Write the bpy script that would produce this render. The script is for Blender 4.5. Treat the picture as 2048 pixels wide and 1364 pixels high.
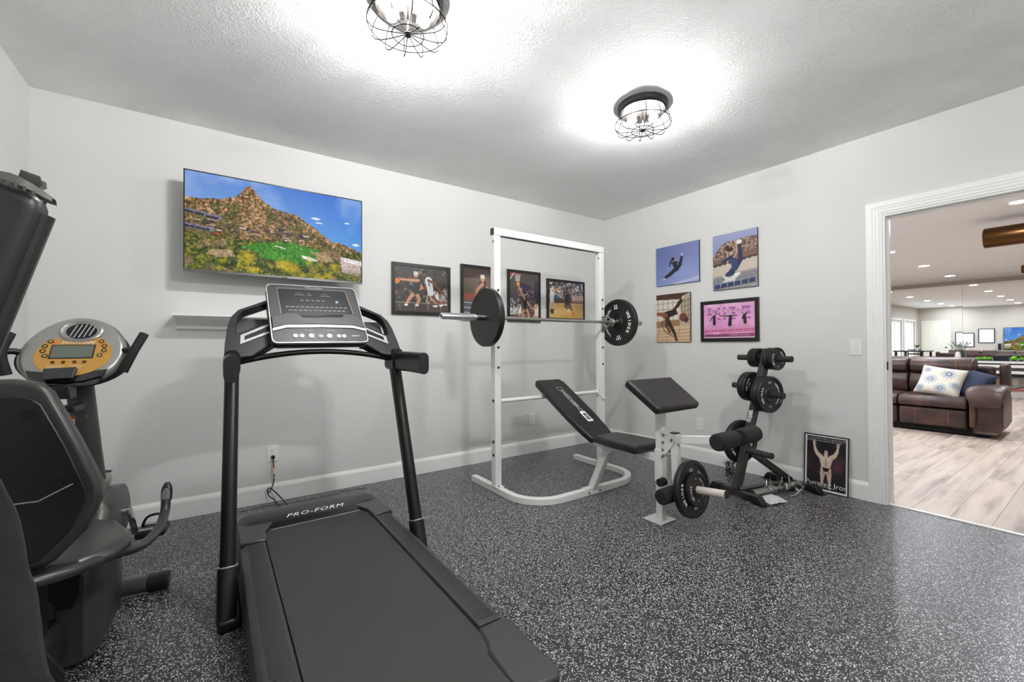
import bpy, bmesh, math, random
import numpy as np
from mathutils import Matrix, Vector, Euler

# ------------------------------------------------------------------ camera, world, exposure
for o in list(bpy.data.objects):
    bpy.data.objects.remove(o, do_unlink=True)
scene = bpy.context.scene
COL = scene.collection
random.seed(7)
RNG = np.random.default_rng(11)

def setup_camera():
    f, yaw, pit, roll = 852.18, 0.9617, 0.0094, -0.0049
    loc = Vector((-4.0253, -3.7242, 1.1812))
    fw = Vector((math.cos(yaw) * math.cos(pit), math.sin(yaw) * math.cos(pit), math.sin(pit)))
    rt = Vector((math.sin(yaw), -math.cos(yaw), 0))
    up = rt.cross(fw)
    r2 = rt * math.cos(roll) + up * math.sin(roll)
    u2 = up * math.cos(roll) - rt * math.sin(roll)
    cam = bpy.data.cameras.new('camera')
    cam.sensor_fit = 'HORIZONTAL'
    cam.sensor_width = 36.0
    cam.lens = f / 2048 * 36.0
    cam.clip_start = 0.05
    co = bpy.data.objects.new('camera', cam)
    COL.objects.link(co)
    m = Matrix((r2, u2, -fw)).transposed().to_4x4()
    m.translation = loc
    co.matrix_world = m
    scene.camera = co
setup_camera()

scene.view_settings.view_transform = 'Standard'
scene.view_settings.look = 'None'
scene.view_settings.gamma = 1.0
scene.view_settings.use_curve_mapping = False
scene.view_settings.exposure = 0.0
try:
    scene.cycles.max_bounces = 12
    scene.cycles.diffuse_bounces = 8
    scene.cycles.glossy_bounces = 5
    scene.cycles.transparent_max_bounces = 24
    scene.cycles.sample_clamp_indirect = 6.0
    scene.cycles.caustics_reflective = False
    scene.cycles.caustics_refractive = False
    scene.cycles.blur_glossy = 0.6
except Exception:
    pass
world = bpy.data.worlds.new('daylight')
scene.world = world
world.use_nodes = True
wb = world.node_tree.nodes['Background']
wb.inputs['Color'].default_value = (0.80, 0.90, 1.0, 1)
wb.inputs['Strength'].default_value = 3.5

BULB_STRENGTH = 1340.0      # gym ceiling bulbs
CAN_STRENGTH = 440.0         # recessed cans of the lounge

# ------------------------------------------------------------------ materials
def s2l(c):
    return tuple((x / 12.92 if x <= 0.04045 else ((x + 0.055) / 1.055) ** 2.4) for x in c)

def hexc(r, g, b):
    return s2l((r / 255, g / 255, b / 255)) + (1.0,)

def new_mat(name):
    m = bpy.data.materials.new(name)
    m.use_nodes = True
    nt = m.node_tree
    return m, nt, nt.nodes['Principled BSDF']

def mat(name, rgb, rough=0.5, metal=0.0, noise=0.06, nscale=30.0, bump=0.0, bscale=200.0, spec=0.5, coat=0.0):
    """plain procedural paint / plastic / metal with a little tonal noise and relief"""
    m, nt, p = new_mat(name)
    c = hexc(*rgb)
    p.inputs['Roughness'].default_value = rough
    p.inputs['Metallic'].default_value = metal
    p.inputs['Specular IOR Level'].default_value = spec
    p.inputs['Coat Weight'].default_value = coat
    tc = nt.nodes.new('ShaderNodeTexCoord')
    n = nt.nodes.new('ShaderNodeTexNoise'); n.inputs['Scale'].default_value = nscale; n.inputs['Detail'].default_value = 4
    nt.links.new(tc.outputs['Object'], n.inputs['Vector'])
    mx = nt.nodes.new('ShaderNodeMix'); mx.data_type = 'RGBA'
    mx.inputs['A'].default_value = tuple(v * (1 - noise) for v in c[:3]) + (1,)
    mx.inputs['B'].default_value = tuple(min(1, v * (1 + noise)) for v in c[:3]) + (1,)
    nt.links.new(n.outputs['Fac'], mx.inputs['Factor'])
    nt.links.new(mx.outputs['Result'], p.inputs['Base Color'])
    if bump:
        n2 = nt.nodes.new('ShaderNodeTexNoise'); n2.inputs['Scale'].default_value = bscale; n2.inputs['Detail'].default_value = 3
        nt.links.new(tc.outputs['Object'], n2.inputs['Vector'])
        b = nt.nodes.new('ShaderNodeBump'); b.inputs['Strength'].default_value = bump; b.inputs['Distance'].default_value = 0.002
        nt.links.new(n2.outputs['Fac'], b.inputs['Height'])
        nt.links.new(b.outputs['Normal'], p.inputs['Normal'])
    return m

def emit(name, rgb, strength):
    m, nt, p = new_mat(name)
    p.inputs['Base Color'].default_value = hexc(*rgb)
    p.inputs['Emission Color'].default_value = hexc(*rgb)
    p.inputs['Emission Strength'].default_value = strength
    return m

def mat_attr(name, rough=0.4, emission=0.0, coat=0.0, spec=0.5):
    m, nt, p = new_mat(name)
    a = nt.nodes.new('ShaderNodeAttribute'); a.attribute_name = 'print'
    p.inputs['Roughness'].default_value = rough
    p.inputs['Coat Weight'].default_value = coat
    p.inputs['Specular IOR Level'].default_value = spec
    if emission:
        p.inputs['Base Color'].default_value = (0.01, 0.01, 0.01, 1)
        nt.links.new(a.outputs['Color'], p.inputs['Emission Color'])
        p.inputs['Emission Strength'].default_value = emission
    else:
        nt.links.new(a.outputs['Color'], p.inputs['Base Color'])
    return m

def mat_floor():
    m, nt, p = new_mat('speckled_rubber')
    N, L = nt.nodes, nt.links
    tc = N.new('ShaderNodeTexCoord')
    warp = N.new('ShaderNodeTexNoise'); warp.inputs['Scale'].default_value = 60; L.new(tc.outputs['Object'], warp.inputs['Vector'])
    add = N.new('ShaderNodeVectorMath'); add.operation = 'MULTIPLY_ADD'
    L.new(warp.outputs['Color'], add.inputs[0]); add.inputs[1].default_value = (0.006,) * 3; L.new(tc.outputs['Object'], add.inputs[2])
    v = N.new('ShaderNodeTexVoronoi'); v.feature = 'F1'; v.inputs['Scale'].default_value = 215; L.new(add.outputs['Vector'], v.inputs['Vector'])
    sep = N.new('ShaderNodeSeparateColor'); L.new(v.outputs['Color'], sep.inputs['Color'])
    gt = N.new('ShaderNodeMath'); gt.operation = 'GREATER_THAN'; gt.inputs[1].default_value = 0.63; L.new(sep.outputs['Red'], gt.inputs[0])
    lt = N.new('ShaderNodeMath'); lt.operation = 'LESS_THAN'; lt.inputs[1].default_value = 0.50; L.new(v.outputs['Distance'], lt.inputs[0])
    mul = N.new('ShaderNodeMath'); mul.operation = 'MULTIPLY'; L.new(gt.outputs[0], mul.inputs[0]); L.new(lt.outputs[0], mul.inputs[1])
    fl = N.new('ShaderNodeMix'); fl.data_type = 'RGBA'
    fl.inputs['A'].default_value = hexc(140, 142, 145); fl.inputs['B'].default_value = hexc(252, 252, 250); L.new(sep.outputs['Green'], fl.inputs['Factor'])
    base = N.new('ShaderNodeTexNoise'); base.inputs['Scale'].default_value = 260; L.new(tc.outputs['Object'], base.inputs['Vector'])
    bc = N.new('ShaderNodeMix'); bc.data_type = 'RGBA'
    bc.inputs['A'].default_value = hexc(14, 14, 15); bc.inputs['B'].default_value = hexc(44, 43, 42); L.new(base.outputs['Fac'], bc.inputs['Factor'])
    mx = N.new('ShaderNodeMix'); mx.data_type = 'RGBA'
    L.new(mul.outputs[0], mx.inputs['Factor']); L.new(bc.outputs['Result'], mx.inputs['A']); L.new(fl.outputs['Result'], mx.inputs['B'])
    L.new(mx.outputs['Result'], p.inputs['Base Color'])
    p.inputs['Roughness'].default_value = 0.42
    p.inputs['Specular IOR Level'].default_value = 0.35
    p.inputs['Coat Weight'].default_value = 0.45
    p.inputs['Coat Roughness'].default_value = 0.30
    p.inputs['Coat Tint'].default_value = (0.92, 0.95, 1.0, 1)
    b = N.new('ShaderNodeBump'); b.inputs['Strength'].default_value = 0.15; b.inputs['Distance'].default_value = 0.0006
    L.new(base.outputs['Fac'], b.inputs['Height']); L.new(b.outputs['Normal'], p.inputs['Normal'])
    return m

def mat_ceiling():
    m, nt, p = new_mat('textured_ceiling_paint')
    N, L = nt.nodes, nt.links
    p.inputs['Base Color'].default_value = hexc(247, 247, 246)
    p.inputs['Roughness'].default_value = 0.8
    tc = N.new('ShaderNodeTexCoord')
    n = N.new('ShaderNodeTexNoise'); n.inputs['Scale'].default_value = 55; n.inputs['Detail'].default_value = 5; n.inputs['Distortion'].default_value = 1.2
    L.new(tc.outputs['Object'], n.inputs['Vector'])
    big = N.new('ShaderNodeTexNoise'); big.inputs['Scale'].default_value = 3.0; L.new(tc.outputs['Object'], big.inputs['Vector'])
    r = N.new('ShaderNodeMapRange'); r.inputs['From Min'].default_value = 0.4; r.inputs['From Max'].default_value = 0.62
    r.inputs['To Min'].default_value = 0.25; r.inputs['To Max'].default_value = 1.0; L.new(big.outputs['Fac'], r.inputs['Value'])
    ramp = N.new('ShaderNodeMapRange'); ramp.inputs['From Min'].default_value = 0.42; ramp.inputs['From Max'].default_value = 0.62; L.new(n.outputs['Fac'], ramp.inputs['Value'])
    mu = N.new('ShaderNodeMath'); mu.operation = 'MULTIPLY'; L.new(ramp.outputs[0], mu.inputs[0]); L.new(r.outputs[0], mu.inputs[1])
    b = N.new('ShaderNodeBump'); b.inputs['Strength'].default_value = 0.75; b.inputs['Distance'].default_value = 0.005
    L.new(mu.outputs[0], b.inputs['Height']); L.new(b.outputs['Normal'], p.inputs['Normal'])
    return m

def mat_glass(name, tint=(1, 1, 1)):
    """thin clear glass: straight-through transmission plus a Fresnel reflection"""
    m = bpy.data.materials.new(name); m.use_nodes = True
    nt = m.node_tree; N, L = nt.nodes, nt.links
    for n in list(N): N.remove(n)
    out = N.new('ShaderNodeOutputMaterial'); mix = N.new('ShaderNodeMixShader')
    tr = N.new('ShaderNodeBsdfTransparent'); tr.inputs['Color'].default_value = tint + (1,)
    gl = N.new('ShaderNodeBsdfGlossy'); gl.inputs['Roughness'].default_value = 0.03
    lw = N.new('ShaderNodeLayerWeight'); lw.inputs['Blend'].default_value = 0.5
    pw_ = N.new('ShaderNodeMath'); pw_.operation = 'POWER'; pw_.inputs[1].default_value = 4.0; L.new(lw.outputs['Facing'], pw_.inputs[0])
    fr = N.new('ShaderNodeMapRange'); fr.inputs['To Min'].default_value = 0.05; fr.inputs['To Max'].default_value = 0.8; L.new(pw_.outputs[0], fr.inputs['Value'])
    L.new(fr.outputs[0], mix.inputs['Fac']); L.new(tr.outputs[0], mix.inputs[1]); L.new(gl.outputs[0], mix.inputs[2]); L.new(mix.outputs[0], out.inputs['Surface'])
    return m

def mat_planks():
    m, nt, p = new_mat('pale_wood_plank')
    N, L = nt.nodes, nt.links
    tc = N.new('ShaderNodeTexCoord'); oi = N.new('ShaderNodeObjectInfo')
    mp = N.new('ShaderNodeMapping'); mp.inputs['Scale'].default_value = (0.8, 8.0, 1)
    ad = N.new('ShaderNodeVectorMath'); ad.operation = 'ADD'
    cmb = N.new('ShaderNodeCombineXYZ'); sc = N.new('ShaderNodeMath'); sc.operation = 'MULTIPLY'; sc.inputs[1].default_value = 37.0
    L.new(oi.outputs['Random'], sc.inputs[0]); L.new(sc.outputs[0], cmb.inputs[0]); L.new(sc.outputs[0], cmb.inputs[1])
    L.new(tc.outputs['Object'], ad.inputs[0]); L.new(cmb.outputs[0], ad.inputs[1]); L.new(ad.outputs[0], mp.inputs['Vector'])
    n = N.new('ShaderNodeTexNoise'); n.inputs['Scale'].default_value = 1.6; n.inputs['Detail'].default_value = 5; n.inputs['Distortion'].default_value = 0.35
    L.new(mp.outputs[0], n.inputs['Vector'])
    cr = N.new('ShaderNodeValToRGB')
    e = cr.color_ramp.elements
    e[0].position = 0.26; e[0].color = hexc(136, 120, 110)
    e[1].position = 0.72; e[1].color = hexc(210, 194, 178)
    k = cr.color_ramp.elements.new(0.40); k.color = hexc(176, 160, 148)
    k = cr.color_ramp.elements.new(0.52); k.color = hexc(198, 182, 168)
    L.new(n.outputs['Fac'], cr.inputs['Fac'])
    hsv = N.new('ShaderNodeHueSaturation')
    r = N.new('ShaderNodeMapRange'); r.inputs['To Min'].default_value = 0.92; r.inputs['To Max'].default_value = 1.06
    L.new(oi.outputs['Random'], r.inputs['Value']); L.new(r.outputs[0], hsv.inputs['Value']); L.new(cr.outputs[0], hsv.inputs['Color'])
    L.new(hsv.outputs[0], p.inputs['Base Color'])
    p.inputs['Roughness'].default_value = 0.42
    return m

def mat_leather():
    m, nt, p = new_mat('brown_leather')
    N, L = nt.nodes, nt.links
    tc = N.new('ShaderNodeTexCoord')
    n = N.new('ShaderNodeTexNoise'); n.inputs['Scale'].default_value = 5; n.inputs['Detail'].default_value = 6
    L.new(tc.outputs['Object'], n.inputs['Vector'])
    cr = N.new('ShaderNodeValToRGB'); e = cr.color_ramp.elements
    e[0].position = 0.35; e[0].color = hexc(44, 31, 29); e[1].position = 0.70; e[1].color = hexc(88, 58, 49)
    L.new(n.outputs['Fac'], cr.inputs['Fac']); L.new(cr.outputs[0], p.inputs['Base Color'])
    p.inputs['Roughness'].default_value = 0.4
    b = N.new('ShaderNodeBump'); b.inputs['Strength'].default_value = 0.35; b.inputs['Distance'].default_value = 0.01
    n2 = N.new('ShaderNodeTexNoise'); n2.inputs['Scale'].default_value = 9; n2.inputs['Distortion'].default_value = 1.0; L.new(tc.outputs['Object'], n2.inputs['Vector'])
    L.new(n2.outputs['Fac'], b.inputs['Height']); L.new(b.outputs['Normal'], p.inputs['Normal'])
    return m

M = {}
M['wall'] = mat('grey_wall_paint', (216, 216, 214), 0.62, noise=0.008, nscale=2, bump=0.15, bscale=160)
M['ceiling'] = mat_ceiling()
M['trim'] = mat('white_trim_paint', (238, 238, 236), 0.38, noise=0.01)
M['floor'] = mat_floor()
M['plank'] = mat_planks()
M['lounge_wall'] = mat('beige_wall_paint', (188, 184, 175), 0.7, noise=0.01, nscale=2)
M['lounge_ceiling'] = mat('lounge_ceiling_paint', (240, 240, 240), 0.8, noise=0.01, nscale=2)
M['taupe'] = mat('taupe_soffit_paint', (168, 158, 150), 0.7)
M['white_metal'] = mat('white_powder_coat', (226, 226, 224), 0.35, noise=0.015, nscale=12)
M['black_plastic'] = mat('black_plastic', (15, 15, 16), 0.38, noise=0.12, bump=0.05, bscale=300)
M['dark_plastic'] = mat('charcoal_plastic', (35, 35, 36), 0.42, noise=0.08, bump=0.05, bscale=300)
M['grey_plastic'] = mat('grey_plastic', (66, 66, 65), 0.4, noise=0.06)
M['tread_frame'] = mat('satin_black_metal', (21, 20, 19), 0.33, metal=0.4, noise=0.08)
M['belt'] = mat('running_belt_rubber', (47, 46, 44), 0.72, noise=0.10, nscale=9, bump=0.3, bscale=900)
M['rail'] = mat('ribbed_foot_rail', (50, 51, 53), 0.45, noise=0.06)
M['hood'] = mat('glossy_charcoal_hood', (42, 42, 42), 0.22, noise=0.06)
M['silver'] = mat('silver_trim', (200, 200, 200), 0.28, metal=0.8, noise=0.03)
M['chrome'] = mat('chrome', (215, 215, 215), 0.12, metal=1.0, noise=0.03, nscale=60)
M['worn_chrome'] = mat('worn_chrome', (170, 168, 162), 0.3, metal=0.9, noise=0.2, nscale=80)
M['white_print'] = mat('white_print', (244, 244, 242), 0.5, noise=0.02)
M['grey_print'] = mat('pale_grey_print', (168, 170, 172), 0.4, noise=0.02)
M['vinyl'] = mat('black_vinyl', (26, 24, 23), 0.36, noise=0.10, nscale=8, bump=0.12, bscale=500)
M['iron'] = mat('black_cast_iron', (18, 17, 16), 0.42, noise=0.2, nscale=25, bump=0.15, bscale=180)
M['foam'] = mat('black_foam', (14, 14, 14), 0.8, noise=0.2, nscale=60, bump=0.5, bscale=300)
M['tree_metal'] = mat('dark_grey_steel', (58, 56, 54), 0.40, metal=0.3, noise=0.08)
M['hole'] = mat('dark_hole', (10, 10, 10), 0.9, noise=0.0)
M['black_frame'] = mat('black_wood_frame', (26, 24, 22), 0.35, noise=0.1)
M['shroud'] = mat('pewter_plastic', (66, 64, 61), 0.34, metal=0.25, noise=0.06, bump=0.05)
M['pewter'] = mat('light_pewter_plastic', (150, 149, 145), 0.3, metal=0.55, noise=0.05)
M['gold'] = mat('gold_console_face', (178, 134, 62), 0.35, metal=0.2, noise=0.05)
M['lcd'] = mat('green_grey_lcd', (84, 92, 82), 0.15, noise=0.05)
M['seat_grey'] = mat('grey_seat_vinyl', (50, 49, 47), 0.34, noise=0.06, bump=0.06)
M['orange'] = mat('orange_label', (206, 96, 54), 0.5)
M['label'] = mat('white_label', (214, 206, 196), 0.5)
M['plate_white'] = mat('white_switch_plastic', (232, 232, 228), 0.35, noise=0.01)
M['cloth'] = mat('dark_grey_cloth', (48, 48, 50), 0.95, noise=0.25, nscale=14, bump=0.6, bscale=220)
M['board'] = mat('black_padded_nylon', (38, 36, 35), 0.38, noise=0.18, nscale=6, bump=0.5, bscale=30)
M['clip'] = mat('smoky_grey_acetate', (92, 90, 86), 0.25, noise=0.35, nscale=50)
M['leather'] = mat_leather()
M['stitch'] = mat('tan_stitching', (142, 96, 72), 0.6)
M['navy'] = mat('navy_fabric', (42, 50, 74), 0.8, noise=0.15, bump=0.3, bscale=60)
M['wire'] = mat('black_wire', (10, 9, 9), 0.9, noise=0.0, spec=0.05)
M['bronze'] = mat('antique_bronze', (92, 62, 34), 0.28, metal=0.9, noise=0.1)
M['dark_bronze'] = mat('dark_bronze', (20, 17, 15), 0.5, metal=0.1, noise=0.1)
M['leaf'] = mat('green_leaf', (60, 104, 54), 0.45, noise=0.2)
M['moss'] = mat('bright_green_moss', (112, 178, 46), 0.9, noise=0.3, nscale=90, bump=1.0, bscale=120)
M['tv_black'] = mat('glossy_tv_bezel', (18, 18, 19), 0.2, noise=0.0)
M['tv_grey'] = mat('brushed_bezel', (88, 88, 88), 0.3, metal=0.7)
M['console_white'] = mat('white_lacquer', (226, 226, 226), 0.3)
M['black_lacquer'] = mat('black_lacquer', (30, 31, 36), 0.25)
M['red'] = mat('red_tube', (176, 34, 40), 0.35)
M['paper'] = mat('white_art_paper', (222, 224, 226), 0.6, noise=0.02)
M['plasticbag'] = mat('white_plastic_film', (205, 207, 206), 0.25, noise=0.05, bump=0.8, bscale=40)
M['door_white'] = mat('cream_door_paint', (222, 219, 208), 0.45, noise=0.01)
M['glass'] = mat_glass('clear_glass')
M['dome_glass'] = mat_glass('clear_dome_glass', (0.97, 0.97, 0.96))
M['bulb'] = emit('lit_bulb', (252, 252, 253), BULB_STRENGTH * .85)
M['bulb_near'] = emit('lit_bulb_near', (252, 252, 253), BULB_STRENGTH * 1.35)
M['bulb_added'] = emit('lit_bulb_added', (252, 252, 253), BULB_STRENGTH * 1.75)  # stronger bulbs of the added, unseen lamp behind the camera
M['can'] = emit('lit_can_lens', (242, 247, 255), CAN_STRENGTH)
M['print'] = mat_attr('photo_print', 0.35)
M['screen'] = mat_attr('tv_picture', 0.5, emission=0.9, spec=0.1)
def mat_mirror():
    m, nt, p = new_mat('mirror_silver')
    p.inputs['Base Color'].default_value = (0.93, 0.94, 0.935, 1)
    p.inputs['Metallic'].default_value = 1.0
    p.inputs['Roughness'].default_value = 0.0
    return m
M['mirror'] = mat_mirror()

# ------------------------------------------------------------------ mesh builder
I4 = Matrix.Identity(4)
def T(x, y, z): return Matrix.Translation((x, y, z))
def frame(origin, ax, ay, az):
    m = Matrix((ax, ay, az)).transposed().to_4x4(); m.translation = Vector(origin); return m
def look_frame(origin, z, up=(0, 0, 1)):
    z = Vector(z).normalized(); x = Vector(up).cross(z)
    if x.length < 1e-4: x = Vector((1, 0, 0)).cross(z)
    if x.length < 1e-4: x = Vector((0, 1, 0))
    x.normalize(); y = z.cross(x)
    return frame(origin, x, y, z)

class MB:
    def __init__(s): s.v = []; s.f = []
    def add(s, vs, fs, m=None):
        o = len(s.v)
        s.v += [tuple(m @ Vector(p)) for p in vs] if m is not None else [tuple(p) for p in vs]
        s.f += [tuple(i + o for i in f) for f in fs]
        return s
    def box(s, x0, x1, y0, y1, z0, z1, m=None):
        v = [(x0, y0, z0), (x1, y0, z0), (x1, y1, z0), (x0, y1, z0), (x0, y0, z1), (x1, y0, z1), (x1, y1, z1), (x0, y1, z1)]
        return s.add(v, [(3, 2, 1, 0), (4, 5, 6, 7), (0, 1, 5, 4), (1, 2, 6, 5), (2, 3, 7, 6), (3, 0, 4, 7)], m)
    def loft(s, rings, caps=True, closed=False, m=None):
        n = len(rings[0]); vs = [p for r in rings for p in r]; fs = []
        k = len(rings)
        for i in range(k if closed else k - 1):
            a, b = i * n, ((i + 1) % k) * n
            for j in range(n):
                j2 = (j + 1) % n
                fs.append((a + j, a + j2, b + j2, b + j))
        if caps and not closed:
            fs.append(tuple(range(n - 1, -1, -1))); fs.append(tuple(range((k - 1) * n, k * n)))
        return s.add(vs, fs, m)
    def sweep(s, path, prof, closed=False, caps=True, up=(0, 0, 1), m=None, scales=None):
        P = [Vector(p) for p in path]; k = len(P); rings = []
        up = Vector(up); prevx = None
        for i, p in enumerate(P):
            if closed: t = (P[(i + 1) % k] - P[i - 1])
            elif i == 0: t = P[1] - P[0]
            elif i == k - 1: t = P[-1] - P[-2]
            else: t = (P[i + 1] - P[i]).normalized() + (P[i] - P[i - 1]).normalized()
            t.normalize()
            x = up.cross(t)
            if x.length < 0.05:
                x = prevx - t * prevx.dot(t) if prevx is not None else Vector((1, 0, 0)) - t * t.x
                if x.length < 0.05: x = Vector((0, 1, 0)) - t * t.y
            x.normalize(); prevx = x
            y = t.cross(x)
            sc = scales[i] if scales else 1.0
            rings.append([tuple(p + x * a * sc + y * b * sc) for a, b in prof])
        return s.loft(rings, caps, closed, m)
    def tube(s, path, r, n=10, **k):
        return s.sweep(path, [(r * math.cos(2 * math.pi * i / n), r * math.sin(2 * math.pi * i / n)) for i in range(n)], **k)
    def cyl(s, a, b, r, n=20, r2=None, m=None):
        r2 = r if r2 is None else r2
        fr = look_frame(a, Vector(b) - Vector(a)); L = (Vector(b) - Vector(a)).length
        rings = [[tuple(fr @ Vector((q * math.cos(2 * math.pi * i / n), q * math.sin(2 * math.pi * i / n), h))) for i in range(n)] for q, h in ((r, 0), (r2, L))]
        return s.loft(rings, m=m)
    def lathe(s, prof, n=32, m=None, caps=True):
        rings = [[(r * math.cos(2 * math.pi * i / n), r * math.sin(2 * math.pi * i / n), z) for i in range(n)] for r, z in prof]
        return s.loft(rings, caps, m=m)
    def prism(s, poly, h0, h1, m=None):
        a = sum(poly[i][0] * poly[(i + 1) % len(poly)][1] - poly[(i + 1) % len(poly)][0] * poly[i][1] for i in range(len(poly)))
        if a < 0: poly = poly[::-1]
        return s.loft([[(x, y, h0) for x, y in poly], [(x, y, h1) for x, y in poly]], m=m)
    def ring(s, outer, inner, h0, h1, m=None):
        return s.loft([[(x, y, h0) for x, y in outer], [(x, y, h1) for x, y in outer], [(x, y, h1) for x, y in inner], [(x, y, h0) for x, y in inner]], closed=True, m=m)
    def ball(s, c, rx, ry=None, rz=None, n=16, m=None):
        ry = ry or rx; rz = rz or rx; k = n // 2
        rings = []
        for j in range(1, k):
            a = math.pi * j / k
            rings.append([(c[0] + rx * math.sin(a) * math.cos(2 * math.pi * i / n), c[1] + ry * math.sin(a) * math.sin(2 * math.pi * i / n), c[2] - rz * math.cos(a)) for i in range(n)])
        return s.loft(rings, m=m)
    def build(s, name, material, parent=None, smooth=True, bevel=0.0, seg=2, sub=0, angle=35):
        me = bpy.data.meshes.new(name)
        V = np.array(s.v, dtype=float)
        c = (V.min(0) + V.max(0)) / 2
        me.from_pydata([tuple(p) for p in (V - c)], [], s.f)
        bm = bmesh.new(); bm.from_mesh(me); bmesh.ops.recalc_face_normals(bm, faces=bm.faces); bm.to_mesh(me); bm.free()
        me.materials.append(M[material] if isinstance(material, str) else material)
        if smooth:
            me.polygons.foreach_set('use_smooth', [True] * len(me.polygons))
            me.set_sharp_from_angle(angle=math.radians(angle))
        me.update()
        o = bpy.data.objects.new(name, me); COL.objects.link(o)
        pp = POS.get(parent.name, (0, 0, 0)) if parent else (0, 0, 0)
        o.location = Vector(c) - Vector(pp)
        POS[o.name] = tuple(c)
        if parent: o.parent = parent
        if bevel:
            b = o.modifiers.new('bevel', 'BEVEL'); b.width = bevel; b.segments = seg; b.limit_method = 'ANGLE'; b.angle_limit = math.radians(30)
            b.harden_normals = False
        if sub:
            b = o.modifiers.new('subdivision', 'SUBSURF'); b.levels = sub; b.render_levels = sub
        return o
POS = {}

def thing(name, label, cat, loc=(0, 0, 0), group=None, local=False, rotz=0.0):
    """Empty at the thing's base. local=True: parts are authored in the thing's own frame."""
    o = bpy.data.objects.new(name, None); COL.objects.link(o)
    o.empty_display_size = 0.05
    o.location = loc; o.rotation_euler = (0, 0, rotz)
    POS[o.name] = (0, 0, 0) if local else tuple(loc)
    o['label'] = label; o['category'] = cat
    if group: o['group'] = group
    return o
def tag(o, label, cat, group=None):
    o['label'] = label; o['category'] = cat
    if group: o['group'] = group
    return o
def struct(o):
    o['kind'] = 'structure'; return o
def dup(o, parent=None, label=None, loc=None, rot=None):
    c = o.copy(); COL.objects.link(c)
    if parent: c.parent = parent
    if label: c['label'] = label
    if loc is not None: c.location = loc
    if rot is not None: c.rotation_euler = rot
    for ch in list(o.children): dup(ch, c)
    return c

# ------------------------------------------------------------------ text
_glyph = {}
def text_geo(txt, size=0.1, extrude=0.0, align='CENTER', spacing=1.0, bold=0.0, shear=0.0):
    key = (txt, size, extrude, align, spacing, bold, shear)
    if key in _glyph: return _glyph[key]
    cu = bpy.data.curves.new('t', 'FONT'); cu.body = txt; cu.size = size; cu.extrude = extrude; cu.align_x = align; cu.align_y = 'CENTER'
    cu.space_character = spacing; cu.offset = bold; cu.shear = shear; cu.resolution_u = 2
    o = bpy.data.objects.new('t', cu); COL.objects.link(o)
    bpy.context.view_layer.update()
    dg = bpy.context.evaluated_depsgraph_get()
    me = o.evaluated_get(dg).to_mesh()
    vs = [tuple(v.co) for v in me.vertices]; fs = [tuple(p.vertices) for p in me.polygons]
    o.evaluated_get(dg).to_mesh_clear()
    bpy.data.objects.remove(o, do_unlink=True); bpy.data.curves.remove(cu)
    _glyph[key] = (vs, fs)
    return vs, fs
def add_text(mb, txt, m, size, **k):
    vs, fs = text_geo(txt, size, **k)
    if vs: mb.add(vs, fs, m)
def ring_text(mb, txt, mid_deg, radius, size, m, step=None, z=0.0, bold=0.0, stretch=1.0, inward=False):
    """letters set clockwise round a circle, tops outward"""
    step = step or math.degrees(size * 0.82 / radius)
    if inward: txt = txt[::-1]
    n = len(txt); a = mid_deg + step * (n - 1) / 2
    for ch in txt:
        if ch != ' ':
            ang = math.radians(a)
            g = m @ T(radius * math.cos(ang), radius * math.sin(ang), z) @ Matrix.Rotation(ang + (math.pi / 2 if inward else -math.pi / 2), 4, 'Z') @ Matrix.Diagonal((stretch, 1, 1, 1))
            add_text(mb, ch, g, size, bold=bold)
        a -= step

# ------------------------------------------------------------------ painted prints (colour attribute on a fine grid)
def vnoise(h, w, cells, seed, octaves=4):
    r = np.random.default_rng(seed); out = np.zeros((h, w)); amp = 1; tot = 0
    for o in range(octaves):
        gh, gw = max(2, int(cells * (2 ** o) * h / w) + 2), int(cells * (2 ** o)) + 2
        g = r.random((gh, gw))
        yy = np.linspace(0, gh - 1.001, h); xx = np.linspace(0, gw - 1.001, w)
        y0 = yy.astype(int); x0 = xx.astype(int); fy = (yy - y0)[:, None]; fx = (xx - x0)[None]
        fy = fy * fy * (3 - 2 * fy); fx = fx * fx * (3 - 2 * fx)
        a = g[y0][:, x0]; b = g[y0][:, np.minimum(x0 + 1, gw - 1)]; c = g[np.minimum(y0 + 1, gh - 1)][:, x0]; d = g[np.minimum(y0 + 1, gh - 1)][:, np.minimum(x0 + 1, gw - 1)]
        out += amp * ((a * (1 - fx) + b * fx) * (1 - fy) + (c * (1 - fx) + d * fx) * fy); tot += amp; amp *= 0.55
    return out / tot

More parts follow.
